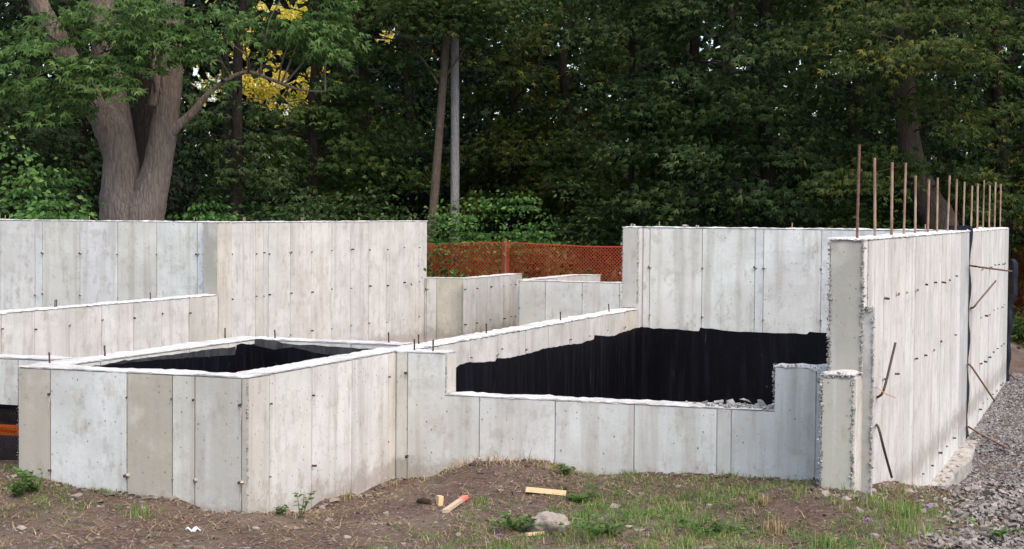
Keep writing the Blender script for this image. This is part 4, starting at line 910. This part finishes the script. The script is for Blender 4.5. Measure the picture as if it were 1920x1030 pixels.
for a_ in (('tall round bush between the frame edge and the big maple', 60, 24.2, 230, 2.72, 'shrub', 301, 60), ('low bush at the foot of the big maple', 140, 23.8, 150, 2.15, 'shrub', 302, 34),
           ('bush right of the big maple base', 410, 26.0, 210, 2.3, 'shrub', 303, 50), ('spreading bush above the corner of the tall left wall', 545, 26.6, 210, 2.42, 'blue', 304, 50),
           ('bush above the jointed tall left wall', 690, 28, 190, 2.35, 'blue', 305, 46), ('bush at the foot of the pale trunk', 848, 31.6, 150, 2.2, 'shrub', 306, 56),
           ('broad bush directly over the orange fence', 970, 32.2, 220, 2.45, 'shrub', 307, 56), ('bush over the right half of the orange fence', 1110, 32.4, 210, 2.4, 'blue', 308, 52),
           ('bush above the left part of the back wall', 1260, 31, 190, 2.2, 'green', 309, 50), ('bush above the middle of the back wall', 1420, 30.5, 190, 2.3, 'deep', 310, 50),
           ('bush behind the first rebar', 1580, 30, 200, 2.4, 'green', 311, 50), ('bush behind the middle rebar', 1690, 29.3, 150, 2.4, 'green', 312, 40), ('yellowing bush near the end of the right wall', 1898, 36, 100, 3.2, 'yellow', 313, 34), ('dark bush behind the end of the right wall', 1985, 36, 160, 2.4, 'deep', 314, 46),
           ('weedy growth seen through the orange fence', 1000, 31.3, 470, 1.0, 'autumn', 315, 80), ('low weeds on the soil past the end of the right wall', 1935, 27.5, 110, .45, 'olive', 317, 20), ('green thicket beyond the gravel strip', 2230, 36, 320, 2.2, 'green', 318, 60), ('weeds seen through the fence at the wall end', 1920, 38, 160, 1.3, 'olive', 316, 30)):
    shrub(*a_)
# far wood that closes the view, one mass
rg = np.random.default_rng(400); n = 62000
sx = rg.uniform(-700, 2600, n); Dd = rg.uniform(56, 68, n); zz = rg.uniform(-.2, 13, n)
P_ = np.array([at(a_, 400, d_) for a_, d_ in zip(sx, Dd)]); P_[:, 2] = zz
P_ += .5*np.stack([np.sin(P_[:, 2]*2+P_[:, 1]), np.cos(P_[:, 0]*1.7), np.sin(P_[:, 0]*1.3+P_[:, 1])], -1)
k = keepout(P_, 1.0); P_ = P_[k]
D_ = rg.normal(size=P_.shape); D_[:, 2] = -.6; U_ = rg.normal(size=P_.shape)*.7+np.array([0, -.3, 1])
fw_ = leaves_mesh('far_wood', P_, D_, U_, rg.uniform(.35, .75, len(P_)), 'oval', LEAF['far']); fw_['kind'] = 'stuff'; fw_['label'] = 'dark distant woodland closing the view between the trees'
# far trees beyond, sunlight painted into their gold leaves
for i, (px, D, zc, lab) in enumerate(((470, 82, 9.0, 'bright yellow sunlit tree glowing through the gap right of the maple'), (560, 88, 11.0, 'second glowing yellow tree far beyond the maple branch'), (700, 90, 10.5, 'glowing yellow tree glimpsed high up left of the slender stem'))):
    b_ = gpt(px, D); tr = ([b_, b_+np.array([0, 0, 5.]), b_+np.array([0, 0, 13.])], [.3, .22, .08])
    tree('sunlit_tree', lab, px, D, [tr], [((b_[0], b_[1], zc), (4.4, 3.0, 5.0), 1)], LEAF['gold'], BARKD, 420+i, 260, 90, .17, 'oval', (.7, 1.3), 'sunlit trees beyond the wood', ko=False)

# ------------------------------------------------------------------ foreground ground cover
def noise2(x, y, s, o=0): return np.array([mnoise.noise(Vector((a_*s+o, b_*s-o, o*1.7))) for a_, b_ in zip(x, y)])
def blocked(x, y):
    b_ = (x > -7.2) & (x < -5.36) & (y > 9.63)
    b_ |= (y > 11.93) & (x < -1.65); b_ |= (x > -1.96) & (x < -1.6) & (y > 10.83); b_ |= (y > 10.15) & (x < -7.1)
    return b_
def blades(name, P, h, wd, lean, mat, rg, kind_label=None):
    n = len(P); a_ = rg.uniform(0, 2*np.pi, n); d = np.stack([np.cos(a_), np.sin(a_), np.zeros(n)], -1); s = np.stack([-np.sin(a_), np.cos(a_), np.zeros(n)], -1)
    up = np.array([0, 0, 1.]); l_ = lean[:, None]
    p1 = P+up*h[:, None]*.55*np.maximum(.12, 1-.52*l_)+d*h[:, None]*.25*l_; p2 = P+up*h[:, None]*(1-.55*l_)+d*h[:, None]*.85*l_
    wv = s*wd[:, None]
    V = np.stack([P-wv, P+wv, p1+wv*.7, p1-wv*.7, p2], 1).reshape(-1, 3)
    o_ = np.arange(n)*5; tri = np.stack([o_, o_+1, o_+2, o_, o_+2, o_+3, o_+3, o_+2, o_+4], -1).reshape(-1)
    return fast_mesh(name, V, tri, 3, mat)
rg = np.random.default_rng(500)
def green_density(x, y):
    nz = noise2(x, y, 1.3, 3.1)
    # px of the spot tells which patch it belongs to: right-hand meadow, left strip
    d = .18+.55*nz
    right = smooth(-4.6, -3.2, x-.35*(y-10))*(1-smooth(-1.5, -1.1, x)); left = 1-smooth(-6.4, -5.6, x)
    near_wall = smooth(11.0, 11.6, y); d = d-.5*np.exp(-((x+4.9)/.75)**2-((y-9.9)/1.1)**2)
    return d+.72*right*(1-.75*near_wall)+.26*left-.08
n = 9500; x = rg.uniform(-9.0, .6, n); y = rg.uniform(6.8, 12.0, n); g = green_density(x, y); k = (g > rg.random(n)*.75+.05) & ~blocked(x, y); x, y, g = x[k], y[k], g[k]
nb = 22; X = np.repeat(x, nb)+rg.normal(size=len(x)*nb)*.028; Y = np.repeat(y, nb)+rg.normal(size=len(x)*nb)*.028
P_ = np.stack([X, Y, gz(X, Y)-.004], -1); hh = np.repeat(.022+.085*np.clip(g, 0, 1)*rg.random(len(x))**1.6, nb)*rg.uniform(.5, 1.5, len(X))
o = blades('grass', P_, hh, rg.uniform(.0012, .0030, len(X)), rg.uniform(.2, 1.25, len(X)), LEAF['grass'], rg); o['kind'] = 'stuff'; o['label'] = 'short green grass growing in patches on the soil'
n = 8000; x = rg.uniform(-9.0, .4, n); y = rg.uniform(6.8, 12.0, n)
mound = np.exp(-(((x+4.35)/.55)**2+((y-11.55)/.3)**2)); dd = .35+.5*noise2(x, y, 1.7, 9.2)+1.2*mound
k = (dd > rg.random(n)*.9) & ~blocked(x, y); x, y, mo = x[k], y[k], mound[k]; nb = 7
X = np.repeat(x, nb)+rg.normal(size=len(x)*nb)*.05; Y = np.repeat(y, nb)+rg.normal(size=len(x)*nb)*.05; mo = np.repeat(mo, nb)
P_ = np.stack([X, Y, gz(X, Y)+.002], -1)
o = blades('dry_grass', P_, rg.uniform(.03, .15, len(X))*(1+.3*mo), rg.uniform(.0012, .0028, len(X)), np.clip(rg.normal(1.6, .25, len(X))-.6*mo, .2, 1.8), LEAF['straw'], rg); o['kind'] = 'stuff'; o['label'] = 'dry straw and dead grass lying on the soil'
n = 15000; x = rg.uniform(-9, .5, n); y = rg.uniform(7, 12, n); k = ~blocked(x, y); x, y = x[k], y[k]
o = rocks('soil_clods', np.stack([x, y, gz(x, y)], -1), np.clip(np.abs(rg.normal(.0, .010, len(x)))+.003+.02*(rg.random(len(x)) < .03), 0, .045), CLOD, None, .6, 510); o['kind'] = 'stuff'; o['label'] = 'loose clods and small stones scattered over the soil'
def along(a_, b_, n_, off): t_ = rg.random(n_)[:, None]; return np.array(a_)+(np.array(b_)-np.array(a_))*t_+np.array(off)*np.abs(rg.normal(size=(n_, 1)))
W_ = np.concatenate([along((-7.2, 9.62), (-5.36, 9.62), 260, (0, -.05)), along((-5.36, 9.62), (-5.36, 11.93), 330, (.05, 0)), along((-5.36, 11.92), (-1.95, 11.92), 520, (0, -.06)), along((-1.98, 10.82), (-1.62, 10.82), 90, (0, -.05)), along((-1.66, 11.1), (-1.66, 13.4), 260, (.05, 0))])
o = rocks('backfill_clods', np.stack([W_[:, 0], W_[:, 1], gz(W_[:, 0], W_[:, 1])+.002], -1), np.clip(np.abs(rg.normal(.008, .012, len(W_)))+.004, 0, .042), CLOD, None, .65, 511); o['kind'] = 'stuff'; o['label'] = 'crumbly backfill soil lying against the foot of the walls'
# gravel apron and crushed stone heap
n = 42000; x = RX+.03+rg.random(n)**1.3*3.6; y = 12.6+rg.random(n)**1.5*12; z = gz(x, y)
k = (y > 12.4) & ((x > RX+.18) | (y > 16.9)); o = rocks('gravel', np.stack([x, y, z+.004], -1)[k], np.clip(rg.normal(.015, .006, n), .006, .04)[k], GRAV, None, .7, 520); o['kind'] = 'stuff'; o['label'] = 'grey gravel strip beside the tall right wall'
n = 14000; x = rg.uniform(-1.55, 2.2, n); y = rg.uniform(9.9, 12.4, n)
hp = smooth(-1.45, -.8, x+.25*noise2(x, y, 2.0, 4)-.12*(11-y))
k = hp > rg.random(n)*.9; x, y, hp = x[k], y[k], hp[k]; z = gz(x, y)+hp*.05*rg.random(len(x))
o = rocks('crushed_stone', np.stack([x, y, z], -1), np.clip(rg.normal(.019, .008, len(x)), .007, .05), CRUSH, None, .75, 530); o['kind'] = 'stuff'; o['label'] = 'crushed buff stone heaped in front of the gravel strip'
# muddy puddle patch
pc = onZ(1850, 912, -.16); a_ = np.linspace(0, 2*np.pi, 28, endpoint=False); rr = .20+.05*np.sin(a_*3)+.03*np.sin(a_*5+1)
V = [(pc[0]+math.cos(t)*q*1.2, pc[1]+math.sin(t)*q*2.2, gz(pc[0]+math.cos(t)*q*1.2, pc[1]+math.sin(t)*q*2.2).item()+.012) for t, q in zip(a_, rr)]
V2 = [(v_[0], v_[1], v_[2]-.05) for v_ in V]
o = link('mud_patch', V+V2, [tuple(range(28)), tuple(range(55, 27, -1))]+[(i, (i+1) % 28, (i+1) % 28+28, i+28) for i in range(28)], MUD); o['kind'] = 'structure'

# ------------------------------------------------------------------ small things on the ground
def gpx(x, y):
    z = .06
    for _ in range(6): p = onZ(x, y, z); z = gz(p[0], p[1]).item()
    return np.array([p[0], p[1], z])
def plank(name, label, cat, pa, pb, wd, th, mat, lift=.0, tip=None, roll=.15):
    a_, b_ = gpx(*pa), gpx(*pb); a_ = a_+[0, 0, lift]; d = b_-a_; ln = np.linalg.norm(d); d /= ln
    s = np.cross(d, [0, 0, 1]); s /= np.linalg.norm(s); u = np.cross(s, d); s2 = s*math.cos(roll)+u*math.sin(roll); u = np.cross(s2, d); s = s2
    t = thing(name, label, cat, tuple(a_)); 
    def slab(q0, q1, e_=0.0):
        V = []
        for q in (q0, q1):
            for i, (ss, uu) in enumerate(((-1, 0), (1, 0), (1, 1), (-1, 1))):
                V.append(a_+d*(q*ln+(RNG.normal()*.002))+s*ss*wd/2+u*(uu*(th+e_)-(e_/2)-.004))
        return V, [(0, 1, 2, 3), (7, 6, 5, 4), (0, 4, 5, 1), (1, 5, 6, 2), (2, 6, 7, 3), (3, 7, 4, 0)]
    link('board', *slab(0, 1 if not tip else 1-tip), mat, t)
    if tip: link('painted_tip', *slab(1-tip, 1.0, .001), PINK, t, )
    return t
plank('wood_plank', 'short raw pine plank lying on the dirt mound by the front wall', 'plank', (985, 902), (1060, 911), .07, .035, WOOD, .012)
plank('survey_stake', 'flat wooden survey stake with a pink painted tip lying in the dirt', 'stake', (835, 962), (873, 934), .042, .022, WOODG, .004, .28)
plank('wood_block', 'small sawn wood block standing in the dirt', 'wood block', (820, 947), (829, 947), .05, .065, WOOD, .0, None, .0)
plank('wood_scrap', 'splinter of pale wood against the boulder', 'wood scrap', (988, 1006), (1022, 1001), .03, .02, WOOD, .006)
p = gpx(795, 944)
def lump(name, label, cat, p, size, mat, seed, flat=.7, sub=3, group=None):
    V, F = rock_proto(seed, sub); V = V*np.array(size); V[:, 2] = np.maximum(V[:, 2], -size[2]*.45)
    o = link(name, V+p+np.array([0, 0, size[2]*.3]), [tuple(f) for f in F], mat, None, sub > 2, off=p); o.location = p; return tag(o, label, cat, group)
lump('rotten_stump', 'small blackened rotten wood lump in the dirt', 'wood lump', p, (.055, .03, .032), CHAR, 61, sub=2)
lump('boulder', 'rounded buff boulder half sunk in the grass', 'boulder', gpx(1030, 996), (.13, .10, .085), ROCK, 64, sub=4)
lump('stone', 'pale flat stone against the foot of the tall right wall', 'stone', gpx(1636, 924), (.028, .022, .018), ROCK, 65)
lump('stone', 'pale stone by the footing corner', 'stone', gpx(1705, 924), (.032, .02, .018), ROCK, 66)
for i, (x_, y_, s_) in enumerate(((1586, 932, .03), (1640, 1005, .035), (1812, 940, .03), (700, 985, .02), (1330, 950, .022), (480, 993, .025), (1285, 960, .02), (1180, 990, .03), (650, 1010, .025), (40, 993, .03))):
    lump('stone', 'broken stone '+('below the low pier', 'in the grass before the right wall', 'beside the footing', 'in the bare soil below the wood block', 'in front of the front wall left of the brown tuft', 'right of the white scrap', 'before the middle of the front wall', 'right of the boulder', 'in bare soil before the bay side wall', 'before the leafy weeds')[i], 'stone', gpx(x_, y_), (s_, s_*.75, s_*.6), ROCK, 70+i, group='stones scattered on the soil')
# white scrap
p = gpx(362, 996); V = []; F = []
for j in range(5):
    for i in range(7): V.append((p[0]+(i-3)*.012+RNG.normal()*.003, p[1]+(j-2)*.012+RNG.normal()*.003, p[2]+.012+.012*math.sin(i*1.1+j)+RNG.normal()*.002))
F = [(j*7+i, j*7+i+1, j*7+i+8, j*7+i+7) for j in range(4) for i in range(6)]
o = link('plastic_scrap', np.array(V), F, LITTER, off=p); o.location = p; sm = o.modifiers.new('th', 'SOLIDIFY'); sm.thickness = .003; tag(o, 'crumpled white scrap lying on the soil by the bay', 'litter')
# twig
pt = [gpx(x_, y_)+np.array([0, 0, .012]) for x_, y_ in ((1470, 1026), (1500, 1020), (1530, 1019), (1552, 1024))]
pp, rr = resample(pt, [.007, .008, .006, .003], 12); v, f = tube(pp, rr, 6, .15, 3); o = link('twig', v, f, BARKB); tag(o, 'dead twig lying in the grass in front of the wall', 'twig')
# weeds, tufts and flowers
def weed(label, px, py, h, nst, seed, mat='weed', lsz=.04, spread=.05, name='weed', cat='weed'):
    rg = np.random.default_rng(seed); b_ = gpx(px, py); t = thing(name, label, cat, tuple(b_), 'weeds along the walls'); st = []; LP, LD = [], []
    for k in range(nst):
        e_ = b_+np.array([rg.normal()*spread, rg.normal()*spread, h*rg.uniform(.6, 1.05)]); m = (b_+e_)/2+np.array([rg.normal()*.012, rg.normal()*.012, .01])
        p, r_ = resample([b_+np.array([rg.normal()*.006, rg.normal()*.006, -.015]), m, e_], [.003, .0024, .0012], 8); st.append(tube(p, r_, 5))
        for q in range(2, 8):
            for s_ in (0, 1):
                a__ = rg.uniform(0, 6.28); LP.append(p[q]); LD.append((math.cos(a__), math.sin(a__), rg.uniform(-.2, .6)))
    link('stem', *merge(st), LEAF['weed'], t); LP = np.array(LP); LD = np.array(LD)
    leaves_mesh('leaves', LP, LD, np.tile([0, 0, 1.], (len(LP), 1))+rg.normal(size=LP.shape)*.3, lsz*rg.uniform(.5, 1.2, len(LP)), 'oval', LEAF[mat], t); return t
weed('upright green weed against the smooth side wall of the bay', 564, 972, .17, 3, 601, lsz=.042, spread=.03)
weed('small rosette weed at the corner of the bay', 524, 966, .05, 4, 602, lsz=.035, spread=.03)
weed('leafy weeds clustered at the far left corner of the bay', 62, 922, .15, 12, 603, lsz=.05, spread=.10)
weed('thin weeds beside the dark mesh barrier', 35, 925, .11, 7, 604, lsz=.045, spread=.07)
weed('tall thin weed on the mound by the front wall', 1068, 885, .15, 3, 605, lsz=.05, spread=.025)
weed('weed between the plank and the front wall', 1058, 890, .07, 6, 606, lsz=.045, spread=.05)
weed('broad leaved weeds right of the plank', 1085, 918, .05, 12, 607, lsz=.045, spread=.12)
weed('weed clump in front of the boulder', 965, 995, .10, 12, 608, lsz=.045, spread=.09)
weed('weed clump in the grass right of the boulder', 1140, 1005, .09, 14, 609, lsz=.045, spread=.12)
weed('weed clump in the grass before the low pier', 1340, 1000, .08, 14, 610, lsz=.045, spread=.14)
weed('weed clump at the edge of the crushed stone', 1850, 1015, .08, 10, 611, lsz=.045, spread=.10)
def tuft(label, px, py, h, n_, seed, mat, sp=.03):
    rg = np.random.default_rng(seed); b_ = gpx(px, py); P_ = b_+np.stack([rg.normal(size=n_)*sp, rg.normal(size=n_)*sp, np.zeros(n_)-.005], -1)
    t = thing('grass_tuft', label, 'grass tuft', tuple(b_), 'grass tufts')
    o = blades('blades', P_, h*rg.uniform(.5, 1.1, n_), rg.uniform(.0012, .003, n_), rg.uniform(0, .9, n_), LEAF[mat], rg); o.data.transform(Matrix.Translation(-Vector(b_))); o.parent = t; o['kind'] = 'stuff'; return t
tuft('dark dry tuft against the bay side wall', 651, 938, .12, 60, 621, 'straw'); tuft('dry tuft at the inner corner beside the bay', 733, 912, .08, 40, 622, 'straw')
tuft('big straw coloured tuft on top of the dirt mound', 975, 868, .12, 160, 623, 'straw', .09); tuft('second straw tuft on the mound', 935, 872, .10, 90, 624, 'straw', .07); tuft('straw tuft on the right flank of the mound', 1015, 878, .10, 90, 625, 'straw', .08)
tuft('upright olive grass tuft below the plank', 904, 945, .09, 90, 626, 'grass', .025); tuft('brown tuft below the low front wall', 1432, 932, .08, 70, 627, 'straw', .025); tuft('tall brownish tuft in the right-hand grass', 1455, 1000, .14, 130, 628, 'straw', .04)
tuft('tall green grass in front of the low pier', 1560, 985, .13, 160, 629, 'grass', .08); tuft('tall green grass in front of the tall right wall', 1680, 965, .13, 160, 630, 'grass', .09); tuft('tall green grass at the foot of the right wall', 1700, 1000, .14, 180, 631, 'grass', .10); tuft('light green tuft in front of the stained bay wall', 260, 965, .10, 120, 632, 'grass', .06)
tuft('green tuft before the right end of the front wall', 1300, 985, .11, 150, 633, 'grass', .09); tuft('green tuft among weeds before the middle of the front wall', 1110, 1010, .11, 150, 634, 'grass', .09); tuft('lush green tuft right of the olive tuft', 1120, 935, .07, 120, 635, 'grass', .08)
def flower(label, px, py, hpx, seed):
    rg = np.random.default_rng(seed); b_ = gpx(px+4, py+hpx); top = at(px, py, float((b_-ORG)@CF)); t = thing('wildflower', label, 'flower', tuple(b_), 'purple wildflowers')
    p, r_ = resample([b_-np.array([0, 0, .01]), (b_+top)/2+np.array([.01, 0, 0]), top], [.0022, .002, .0018], 7); link('stem', *tube(p, r_, 5), LEAF['weed'], t)
    n_ = 26; a__ = rg.uniform(0, 6.28, n_); Dd_ = np.stack([np.cos(a__), np.sin(a__), rg.uniform(-.1, 1.1, n_)], -1)
    leaves_mesh('petals', np.tile(top, (n_, 1)), Dd_, np.tile([0, 0, 1.], (n_, 1))+rg.normal(size=(n_, 3))*.3, rg.uniform(.014, .022, n_), 'oval', PURPLE, t)
flower('purple wildflower left of the boulder', 937, 1006, 16, 641); flower('purple wildflower in the grass below the right wall', 1626, 976, 26, 642); flower('purple wildflower at the edge of the crushed stone', 1738, 950, 22, 643)
print('tris', sum(sum(len(p.vertices)-2 for p in o.data.polygons) if len(o.data.polygons) < 2000 else len(o.data.loops)//2 for o in bpy.data.objects if o.type == 'MESH'))
